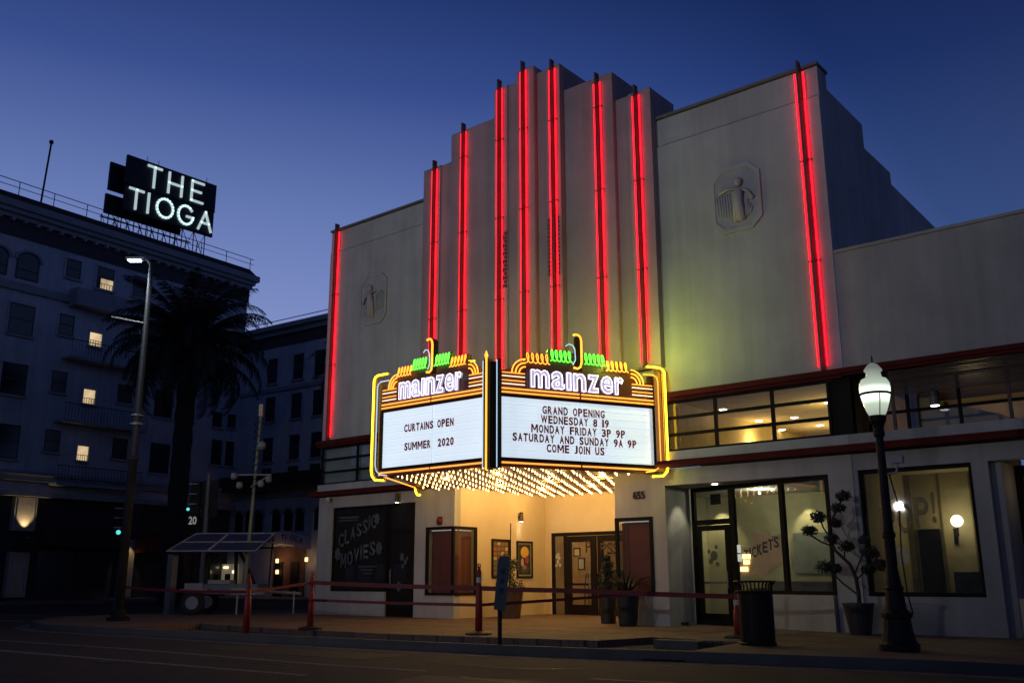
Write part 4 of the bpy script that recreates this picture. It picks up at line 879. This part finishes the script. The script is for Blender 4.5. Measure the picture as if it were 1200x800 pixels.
for x0, x1, x2, x3 in ((-1.75,-.48,-.21,-1.27),(-.44,1.05,1.32,-.18)):
    P = [Vector((x0,-.55,1.9)),Vector((x1,-.55,1.9)),Vector((x2,.75,2.50)),Vector((x3,.75,2.50))]
    n_ = Vector((0,-.38,.92))*.035
    pn = TM().add([*P, *[p+n_ for p in P]], [(0,3,2,1),(4,5,6,7),(0,1,5,4),(1,2,6,5),(2,3,7,6),(3,0,4,7)]); pp = part('solar_panel', pn, solm, tr)
    e = [p+n_*1.25 for p in P]; fr = TM(); fr.tube(e, .022, 5, closed=True); fr.tube([(e[0]+e[3])/2,(e[1]+e[2])/2], .018, 5); part('panel_frame', fr, mat('panel_alloy', (.4,.4,.42), .4), pp)
    gl_ = TM()
    for j in range(1, 6): u = j/6; gl_.tube([e[0].lerp(e[1],u)-n_*.15, e[3].lerp(e[2],u)-n_*.15], .006, 4)
    part('cell_line', gl_, mat('cell_line', (.10,.11,.14), .5), pp)
for (x, z) in ((.05,4.35),(.25,4.05),(.95,4.1),(1.2,4.25)):
    part('camera', TM().lathe([(.02,-.12),(.10,-.08),(.11,0),(.09,.10)], (x,0,z), 10), whp, tr, smooth=True)
part('camera_crossarm', TM().tube([(.0,.1,4.4),(1.25,.1,4.4)], .03, 6).tube([(.6,.1,4.0),(1.1,.0,4.3)], .025, 6), whp, tr)
part('camera', TM().sphere((.90,-.02,5.35), .15, 10, 7), whp, tr, smooth=True); part('beacon', TM().box(.72,.84,.05,.17,6.35,6.75), mat('beacon_tan', (.5,.42,.28), .5), tr)

# ---------------------------------------------------------------- traffic signals
def signal(p, hgt, label, digits, head_off, zs):
    t = thing('traffic_signal', label, 'traffic signal', p, 'traffic signals at the junction'); x, y, z = p
    part('pole', MB().lathe([(.14,0),(.12,.2),(.09,.3),(.075,hgt)], p, 12), mat('signal_grey', (.14,.15,.16), .5), t)
    hx, hy = head_off
    hm = lambda: MB()
    def box_at(dx0, dx1, dy0, dy1, z0, z1): m = MB(); m.T = Matrix(((_rt.x,_hd.x,0,x+hx),(_rt.y,_hd.y,0,y+hy),(0,0,1,z),(0,0,0,1))); return m.box(dx0,dx1,dy0,dy1,z0,z1)
    hd_ = part('head', box_at(-.17,.17,-.1,.15,zs,zs+1.15), blackm, t)
    part('backplate', box_at(.22,.80,-.02,.0,zs-.1,zs+1.2), blackm, t)
    part('mount', box_at(-.05,.4,.05,.12,zs+.1,zs+.2), steel, t)
    for k in range(3): part('visor', box_at(-.13,.13,-.34,-.1,zs+.34+k*.35-.02,zs+.36+k*.35), mat('visor_grey', (.25,.25,.27), .5), hd_)
    if digits:
        bx = part('countdown', box_at(-.20,.18,-.1,.15,zs-.42,zs-.03), blackm, t)
        text('digits', '20', emat('countdown_white', (.8,.78,.7), .2), bx, Vector((x+hx,y+hy,z+zs-.36))-_rt*.14-_hd*.13, .28, .28, _ya, .02, .004)
    gm_ = emat('green_signal', (.12,.75,.72), 1.1)
    m = MB(); m.T = Matrix(((_rt.x,_hd.x,0,x+hx),(_rt.y,_hd.y,0,y+hy),(0,0,1,z),(0,0,0,1))); m.T = m.T @ Matrix.Translation((-.19 if digits else 0,-.13,zs+.17)) @ Matrix.Rotation(R(90), 4, 'X')
    part('green_lens', m.lathe([(.055 if digits else .085,0),(.055 if digits else .085,.02)], (0,0,0), 12), gm_, t)
signal((-5.45,-.62,.0), 4.9, 'traffic signal with a lit walk countdown behind the street light', True, (-.32,-.28), 3.45)
signal((-9.6,-1.4,.15), 3.9, 'smaller traffic signal showing green behind the tall pole', False, (-.1,-.1), 2.6)
tagmesh('utility_cabinet', MB().box(-3.75,-3.45,-3.0,-2.8,.15,2.0), mat('signal_grey', (.14,.15,.16)), 'slim grey post box at the left edge of the trailer', 'cabinet', (-3.6,-2.9,.15))

# ================================================================ HOTEL
a_ = Vector((-.0767,.997,0)); b_ = Vector((.997,.0767,0)); K = Vector((-28.9,16.4,0))
hot = thing('hotel_building', 'tall pale grey hotel block of many small windows with a rooftop sign', 'hotel', (K.x,K.y,0))
HT = Matrix(((-a_.x,b_.x,0,K.x),(-a_.y,b_.y,0,K.y),(0,0,1,0),(0,0,0,1)))   # face A: x = distance back along the street, y = out of the wall (towards the street)
BT = Matrix(((b_.x,-a_.x,0,K.x),(b_.y,-a_.y,0,K.y),(0,0,1,0),(0,0,0,1)))   # face B: x = to the right, y = out of the wall
def HA(): m = MB(); m.T = HT; return m
def HB(): m = MB(); m.T = BT; return m
WA = [(15.75,14.45,17.2,18.3,'arch'),(17.3,16.2,17.2,18.3,'arch'),(12.95,12.05,18.0,19.1,''),(11.05,9.95,17.8,19.15,'lit0'),(8.7,7.8,17.9,19.2,''),(5.9,5.0,17.9,19.2,''),(3.6,2.7,17.9,19.2,''),
      (15.8,14.4,14.1,15.8,''),(13.0,12.1,14.6,15.8,''),(11.1,10.3,14.3,15.15,'lit'),(8.9,8.0,14.6,15.8,''),(6.5,5.2,14.2,15.8,''),(4.3,3.5,14.2,15.8,''),
      (15.8,14.4,10.8,12.5,''),(13.05,12.15,11.3,12.5,''),(11.1,10.35,10.9,11.8,'lit'),(9.0,8.0,11.3,12.4,''),(6.5,5.2,10.8,12.5,''),(4.4,3.6,10.8,12.5,''),(2.2,1.4,10.7,11.7,''),(1.0,.3,10.8,11.7,''),
      (15.8,14.4,7.4,9.2,''),(13.05,12.15,8.0,9.2,''),(11.1,10.4,7.65,8.55,'lit'),(9.0,8.0,8.0,9.2,''),(6.5,5.1,7.4,9.2,''),(4.4,3.6,7.4,9.2,''),(2.1,1.25,8.3,9.9,''),(1.0,.3,8.3,9.9,'')]
# wall of face A is one slab behind; windows sit in shallow reveals built proud of it
part('wall', HA().box(0,40,-12,0,5.5,20.4), hotelm, hot)
part('wall', HB().box(-1.5,24,-10,-.001,6.4,16.6), hotelm, hot, label='lower rear wing wall')
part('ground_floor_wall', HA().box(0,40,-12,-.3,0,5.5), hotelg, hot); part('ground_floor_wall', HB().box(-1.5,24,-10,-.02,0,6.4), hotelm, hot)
part('cornice', HA().box(-.45,41,-12,.62,20.95,21.35).box(-.25,40.5,-12,.45,20.7,20.95).box(-.15,40.2,-12,.25,20.45,20.7), hotelt, hot)
part('roof', HA().prism([(-.45,21.36),(41,21.36),(41,21.75),(.3,21.75)], -11, .4, 'y'), roofm, hot)
part('frieze', HA().box(-.05,40.1,0,.10,19.5,20.4), mat('frieze_dark', (.07,.06,.065), .9), hot)
for k in range(56): part('bracket', HA().box(.2+k*.7,.36+k*.7,.1,.42,20.25,20.45), hotelt, hot)
part('string_course', HA().box(-.05,40,0,.18,16.5,16.95), hotelt, hot); part('string_course', HA().box(-.05,40,0,.35,6.3,6.6).box(-.05,40,0,.5,6.6,6.8).box(-.05,40,0,.25,5.5,5.75), hotelt, hot)
part('cornice', HB().box(-.2,24.5,-10,.7,16.9,17.2).box(-.2,24.2,-10,.35,16.6,16.9), hotelt, hot); part('frieze', HB().box(0,24,0,.08,15.9,16.6), mat('frieze_dark', (.07,.06,.065)), hot)
part('string_course', HB().box(0,24,0,.15,12.9,13.15), hotelt, hot); part('string_course', HB().box(0,24,0,.15,6.1,6.35), hotelt, hot)
part('dark_canopy', HB().box(.2,12,0,1.4,6.55,7.45), mat('canopy_dark', (.03,.02,.022), .8), hot)
part('roof_railing', HA().tube([(0,.4,22.5),(40,.4,22.5)], .025, 5).tube([(0,.4,22.15),(40,.4,22.15)], .02, 5), blackm, hot)
for k in range(20): part('railing_post', HA().tube([(k*2+.3,.4,21.7),(k*2+.3,.4,22.5)], .025, 5), blackm, hot)
part('roof_railing', HB().tube([(1,.3,17.6),(20,.3,17.6)], .03, 5), steel, hot)
litw = emat('lit_blind', (1,.72,.40), .58, var=.45)
def hwin(mk, x0, x1, z0, z1, kind=''):
    if x0 > x1: x0, x1 = x1, x0
    g = .07
    if kind == 'arch':
        cx = (x0+x1)/2; r = (x1-x0)/2; arc = [(cx+r*math.cos(R(q)), z1+r*.75*math.sin(R(q))) for q in range(0,181,20)]
        f = part('window', mk().prism([(x0,z0),(x1,z0)]+arc, .0, .03, 'y'), sashm, hot)
        r2 = r-.1; part('pane', mk().prism([(x0+.1,z0+.1),(x1-.1,z0+.1)]+[(cx+r2*math.cos(R(q)), z1+r2*.75*math.sin(R(q))) for q in range(0,181,20)], .031, .04, 'y'), winm, f)
        hm_ = MB(); hm_.T = mk().T; o_ = [(cx+(r+.16)*math.cos(R(q)), z1+(r+.16)*.75*math.sin(R(q))) for q in range(0,181,20)]
        for i in range(9): hm_.prism([arc[i],o_[i],o_[i+1],arc[i+1]], .0, .12, 'y')
        part('arch_moulding', hm_, hotelt, f); part('glazing_bar', mk().box(x0+.1,x1-.1,.04,.06,(z0+z1)/2-.03,(z0+z1)/2+.03), sashm, f); return
    f = part('window', mk().box(x0,x1,.0,.03,z0,z1), sashm, hot)
    lit = kind.startswith('lit'); zt = z1 if kind != 'lit0' else z0+.7; xr = x1 if kind != 'lit0' else x0+.85
    part('pane', mk().box(x0+g,x1-g,.031,.04,z0+g,(z0+z1)/2-.03), winm, f) if not lit else part('pane', mk().box(x0+g*.5,xr-g*.5,.031,.04,z0+.05,zt-.05), litw, f)
    if not lit: part('pane', mk().box(x0+g,x1-g,.031,.04,(z0+z1)/2+.03,z1-g), winm, f)
    else:
        if kind == 'lit0': part('pane', mk().box(x0+g,x1-g,.031,.038,z0+.75,z1-g), winm, f)
        for j in range(5): xx = x0+.08+j*(xr-x0-.16)/4; part('guard_bar', mk().box(xx-.012,xx+.012,.06,.08,z0+.0,z0+.35), blackm, f)
        part('guard_bar', mk().box(x0,xr,.06,.08,z0+.33,z0+.36), blackm, f)
    part('sill', mk().box(x0-.08,x1+.08,.0,.14,z0-.13,z0-.001), hotelt, f)
    part('architrave', mk().box(x0-.10,x0-.001,.0,.07,z0,z1).box(x1+.001,x1+.10,.0,.07,z0,z1).box(x0-.10,x1+.10,.0,.08,z1+.001,z1+.12), hotelm, f)
for (x1, x0, z0, z1, kd) in WA: hwin(HA, x0, x1, z0, z1, kd)
for zz in ((13.5,15.15),(11.0,12.6),(8.4,9.95)):
    for x in (2.6,5.05,7.0,9.4,11.8): hwin(HB, x, x+.95, *zz)
for x in (2.6,5.05,7.0): hwin(HB, x, x+.95, 7.5, 8.0)
for x in (.3,1.3,2.2,3.85,4.95,5.95,7.6,8.7): hwin(HB, x, x+.75, 4.0, 5.1, 'arch')
# balconies and fire escapes on face A
for z in (16.3, 13.2, 9.6, 6.15):
    bal = part('balcony', HA().box(7.4,12.6,.0,.95,z,z+.14), hotelt, hot)
    if z > 16: part('parapet', HA().box(7.4,12.6,.85,.95,z+.14,z+1.0).box(7.4,7.5,0,.85,z+.14,z+1.0).box(12.5,12.6,0,.85,z+.14,z+1.0), hotelt, bal)
    else:
        g = HA()
        for j in range(27): g.box(7.45+j*.195,7.465+j*.195,.90,.915,z+.14,z+1.05)
        g.box(7.4,12.6,.89,.92,z+1.05,z+1.09); part('railing', g, blackm, bal)
# ground floor: lit pilasters, awnings, shopfronts
pilm = mat('pilaster_cream', (.42,.36,.28), .8)
for (x0, x1, z0, z1) in [(13.0,14.2,3.7,5.45),(13.1,14.15,.3,2.6)]:
    p = part('pilaster', HA().box(x0,x1,-.3,.05,z0,z1), pilm, hot); part('panel_moulding', HA().box(x0+.12,x0+.16,.05,.08,z0+.1,z1-.1).box(x1-.16,x1-.12,.05,.08,z0+.1,z1-.1).box(x0+.12,x1-.12,.05,.081,z0+.1,z0+.14), hotelt, p)
part('pilaster', HA().box(6.9,7.7,-.3,.05,.2,5.45), pilm, hot)
lamp('pilaster_light', 'SPOT', tuple(HT @ Vector((13.6,.32,3.62))), 90, (1,.76,.42), .05, hot, aim=tuple(HT @ Vector((13.6,.0,6.2))), angle=75)
lamp('pilaster_light', 'SPOT', tuple(HT @ Vector((13.6,.5,2.9))), 50, (1,.78,.5), .05, hot, aim=tuple(HT @ Vector((13.6,.0,.8))), angle=75)
lamp('pilaster_light', 'SPOT', tuple(HT @ Vector((7.3,.45,3.4))), 30, (1,.76,.42), .05, hot, aim=tuple(HT @ Vector((7.3,.0,1.2))), angle=70)
part('awning', HA().prism([(0,3.75),(0,2.75),(1.5,2.6),(1.45,2.75)], 5.0, 7.1, 'x') if 0 else HA().add([(4.9,0,3.9),(6.9,0,3.9),(6.9,1.3,2.7),(4.9,1.3,2.7),(4.9,0,2.7),(6.9,0,2.7)], [(0,1,2,3),(0,3,4),(1,5,2),(0,4,5,1),(3,2,5,4)]), mat('awning_red', (.14,.012,.010), .8), hot)
part('awning', HA().add([(8.2,0,3.9),(12.6,0,3.9),(12.6,1.3,2.9),(8.2,1.3,2.9),(8.2,0,2.9),(12.6,0,2.9)], [(0,1,2,3),(0,3,4),(1,5,2),(0,4,5,1),(3,2,5,4)]), mat('awning_dark', (.03,.01,.010), .8), hot)
for x0, x1 in ((.6,2.6),(3.0,4.7),(8.3,10.2),(10.5,12.5),(14.6,17.5)): part('shop_window', HA().box(x0,x1,-.3,-.24,.7,2.7), winm, hot)
for k, x in enumerate((13.55,)):
    fpl = thing('hanging_plant', 'dark plant in a bracket between the two lit pilaster panels', 'plant', tuple(HT @ Vector((x,.35,3.0))))
    c_ = HT @ Vector((x,.4,3.0)); part('basket', MB().lathe([(.12,-.3),(.28,0)], tuple(c_), 12), blackm, fpl); leafball(tuple(c_), .5, 260, leafm, fpl, 'foliage', .7, .09)
# entrance of the rear wing with its name on a curved band
band = HB(); nseg = 12
for i in range(nseg):
    t0, t1 = i/nseg, (i+1)/nseg; zf = lambda t: 3.25-.9*(2*t-1)**2*.35; x_ = lambda t: 3.9+3.5*t; band.prism([(x_(t0),zf(t0)),(x_(t1),zf(t1)),(x_(t1),zf(t1)+.75),(x_(t0),zf(t0)+.75)], .0, .7, 'y')
part('arch_band', band, hotelm, hot)
tm_ = mat('band_lettering', (.015,.015,.025), .6)
for i, ch in enumerate('THE TIOGA'):
    if ch == ' ': continue
    t0 = (i+.5)/9; p_ = BT @ Vector((3.9+3.5*t0-.12,.72,3.25-.315*(2*t0-1)**2+.2)); text('letter', ch, tm_, hot, p_, None, .34, math.atan2(b_.y,b_.x), .02, .01)
part('doorway', HB().box(4.3,7.0,.0,.12,.15,3.0), mat('porch_warm', (.14,.08,.05), .8), hot)
part('door', HB().box(5.9,6.6,.12,.18,.15,2.2), blackm, hot); part('door', HB().box(4.5,5.2,.12,.18,.15,2.2), blackm, hot)
for x, z in ((4.9,2.25),(4.95,1.6),(7.45,2.3)): part('lantern', HB().box(x-.07,x+.07,.3,.42,z-.12,z+.12), emat('lantern_glow', (1,.6,.25), 2.4), hot)
lamp('porch_light', 'POINT', tuple(BT @ Vector((5.3,.9,2.4))), 12, (1,.5,.25), .1, hot); lamp('porch_light', 'POINT', tuple(BT @ Vector((7.45,.8,2.3))), 5, (1,.55,.25), .1, hot)
lb = part('lobby_window', HB().box(-.9,1.3,.3,.34,.7,2.1), emat('lobby_glow', (.8,.68,.4), .13), hot); part('lobby_lamp', HB().box(-.1,.35,.35,.4,1.85,1.95).box(.8,.95,.35,.4,1.55,1.7), emat('lamp_core', (1,.9,.6), 2), lb); part('lobby_door', HB().box(.1,.6,.35,.38,.7,1.5), blackm, lb)
# flagpole and roof sign
tagmesh('flagpole', MB().tube([(-30,2.5,22.0),(-30,2.7,26.6)], .06, 6).sphere((-30,2.7,26.7), .14, 8, 6), blackm, 'thin bare flagpole with a ball top on the hotel roof', 'flagpole', (-30,2.5,22.0))
sg = thing('rooftop_sign', 'black rooftop sign of two boards reading THE TIOGA on a steel lattice', 'sign', (-30,10.8,22))
navy = mat('sign_board_black', (.008,.009,.014), .6)
def sboard(x, y0, y1, z0, z1, th_=.18): return part('board', boxes([(x-th_,x,y0,y1,z0,z1)]), navy, sg)
b1 = sboard(-30,7.5,14.05,25.75,27.65); b2 = sboard(-30,7.55,14.0,23.95,25.62)
sboard(-31.0,6.95,13.2,25.35,27.25); sboard(-31.0,6.85,12.2,23.75,25.05)
part('board_edge', boxes([(-30.19,-29.98,7.48,14.06,25.66,25.74),(-30.19,-29.98,7.5,14.02,23.86,23.94)]), blackm, sg)
lw = emat('sign_letter_glow', (.66,.84,.84), .60); lf = emat('sign_tube', (.85,1,.97), .9)
def stroke(brd, segs, y0, z0, hgt, wid):
    m = MB(); t = MB()
    for s_ in segs:
        P = [(y0+u*wid, z0+v*hgt) for u, v in s_]
        for (ya, za), (yb, zb) in zip(P[:-1], P[1:]):
            d = Vector((0,yb-ya,zb-za)); L_ = d.length; d.normalize(); n = Vector((0,-d.z,d.y))*.072; a = Vector((-29.98,ya,za))-d*.07; b = Vector((-29.98,yb,zb))+d*.07; o = Vector((.10,0,0))
            m.add([a-n,b-n,b+n,a+n,a-n+o,b-n+o,b+n+o,a+n+o], [(0,3,2,1),(4,5,6,7),(0,1,5,4),(1,2,6,5),(2,3,7,6),(3,0,4,7)])
    part('letter', m, lw, brd)
ring = lambda a0, a1: [(.5+.5*math.cos(R(q)), .5+.5*math.sin(R(q))) for q in range(a0, a1+1, 20)]
T_ = [[(0,1),(1,1)],[(.5,1),(.5,0)]]; H_ = [[(0,0),(0,1)],[(1,0),(1,1)],[(0,.5),(1,.5)]]; E_ = [[(1,1),(0,1),(0,0),(1,0)],[(0,.52),(.8,.52)]]
I_ = [[(.5,0),(.5,1)]]; O_ = [ring(0,360)]; G_ = [ring(40,340)+[(1,.45),(.6,.45)]]; A_ = [[(0,0),(.5,1),(1,0)],[(.2,.38),(.8,.38)]]
for g_, y_, w_ in ((T_,8.95,.9),(H_,10.45,.95),(E_,12.15,.85)): stroke(b1, g_, y_, 25.98, 1.38, w_)
for g_, y_, w_ in ((T_,7.85,.9),(I_,9.0,.3),(O_,9.75,1.15),(G_,11.3,1.1),(A_,12.85,.95)): stroke(b2, g_, y_, 24.15, 1.28, w_)
lat = MB()
ys = [6.7+.85*i for i in range(9)]
for i, y_ in enumerate(ys):
    lat.tube([(-30.1,y_,21.7),(-30.1,y_,24.0)], .035, 4); lat.tube([(-31.0,y_,21.7),(-31.0,y_,23.6)], .03, 4); lat.tube([(-30.1,y_,22.1),(-31.0,y_,23.6)], .02, 4)
    if i < 8: lat.tube([(-30.1,y_,22.1),(-30.1,y_+.85,23.9)], .022, 4); lat.tube([(-30.1,y_+.85,22.1),(-30.1,y_,23.9)], .022, 4)
lat.tube([(-30.1,6.6,22.3),(-30.1,14,22.3)], .05, 4); lat.tube([(-30.1,6.6,23.9),(-30.1,14,23.9)], .05, 4); lat.tube([(-31.0,6.6,23.4),(-31.0,13,23.4)], .05, 4)
part('lattice', lat, blackm, sg)
for y_ in (8.9,9.7,13.3): part('rod', MB().tube([(-30.1,y_,27.6),(-30.1,y_,28.0)], .02, 4), blackm, sg)

# ================================================================ PALMS
palmleaf = mat('palm_leaf', (.014,.018,.012), .7, var=.35, scale=4)
def frond_mesh(L_, droop, seed):
    rnd = random.Random(seed); m = MB(); n = 16; pts = []
    for j in range(n+1):
        u = j/n; a0 = R(62)-u*u*R(62+droop); pts.append(a0)
    p = Vector((0,0,0)); P = [p.copy()]
    for j in range(n): a = pts[j]; p = p+Vector((math.cos(a),0,math.sin(a)))*(L_/n); P.append(p.copy())
    m.tube(P, .045, 4, r1=.01)
    for j in range(2, n*3):
        u = j/(n*3); i = min(n-1, int(u*n)); f_ = u*n-i; q = P[i].lerp(P[i+1], f_); t = (P[i+1]-P[i]).normalized()
        ll = .75*math.sin(math.pi*min(1, u*.85+.12))**.6*(.7+.4*rnd.random())
        for s_ in (-1, 1):
            d = (Vector((0,s_,0))*.75+t*.65+Vector((0,0,-.25-.35*rnd.random()))).normalized(); w_ = t*.035
            m.add([q-w_, q+w_, q+d*ll*.6+w_*.7+Vector((0,0,-.03)), q+d*ll+Vector((0,0,-.12*ll)), q+d*ll*.6-w_*.7+Vector((0,0,-.03))], [(0,1,2,3,4)])
    me = m.mesh('frond'); me.materials.append(palmleaf); return me
FM = [frond_mesh(4.6, dr, i) for i, dr in enumerate((10,35,60,85))]
def palm(base, top, label, n, s=1.0):
    t = thing('palm_tree', label, 'palm tree', base, 'palm trees by the hotel'); x, y, z = base
    prof = []; h = top-z
    for j in range(22): u = j/21; prof.append((.42+(.05 if j % 2 else 0)+(.12*(1-u)**4), h*u))
    part('trunk', MB().lathe(prof, base, 12), mat('palm_trunk', (.035,.028,.022), .95, bump=.6), t)
    part('crown_base', MB().lathe([(.45,-1.1),(.75,-.5),(.7,0),(.3,.5)], (x,y,top), 12), mat('palm_trunk', (.035,.028,.022)), t)
    for i in range(n):
        u = i/n; el = 72-105*u+random.uniform(-8,8)      # tilt of the frond base relative to its mesh (62 deg)
        fr = inst('frond', FM[min(3, int(u*4))] if random.random() < .8 else random.choice(FM), t, (x,y,top+.1-.5*u))
        k = s*random.uniform(.85,1.08); fr.scale = (k,k,k); fr.rotation_euler = (random.uniform(-.15,.15), R(62-el)*.9, i*2.399963+random.uniform(-.2,.2))
    return t
palm((-17.2,5.3,.0), 12.6, 'large dark date palm rising before the hotel facade', 110)
palm((-10.0,10.2,.0), 11.4, 'second palm mostly hidden behind the left edge of the theatre', 60, .62)
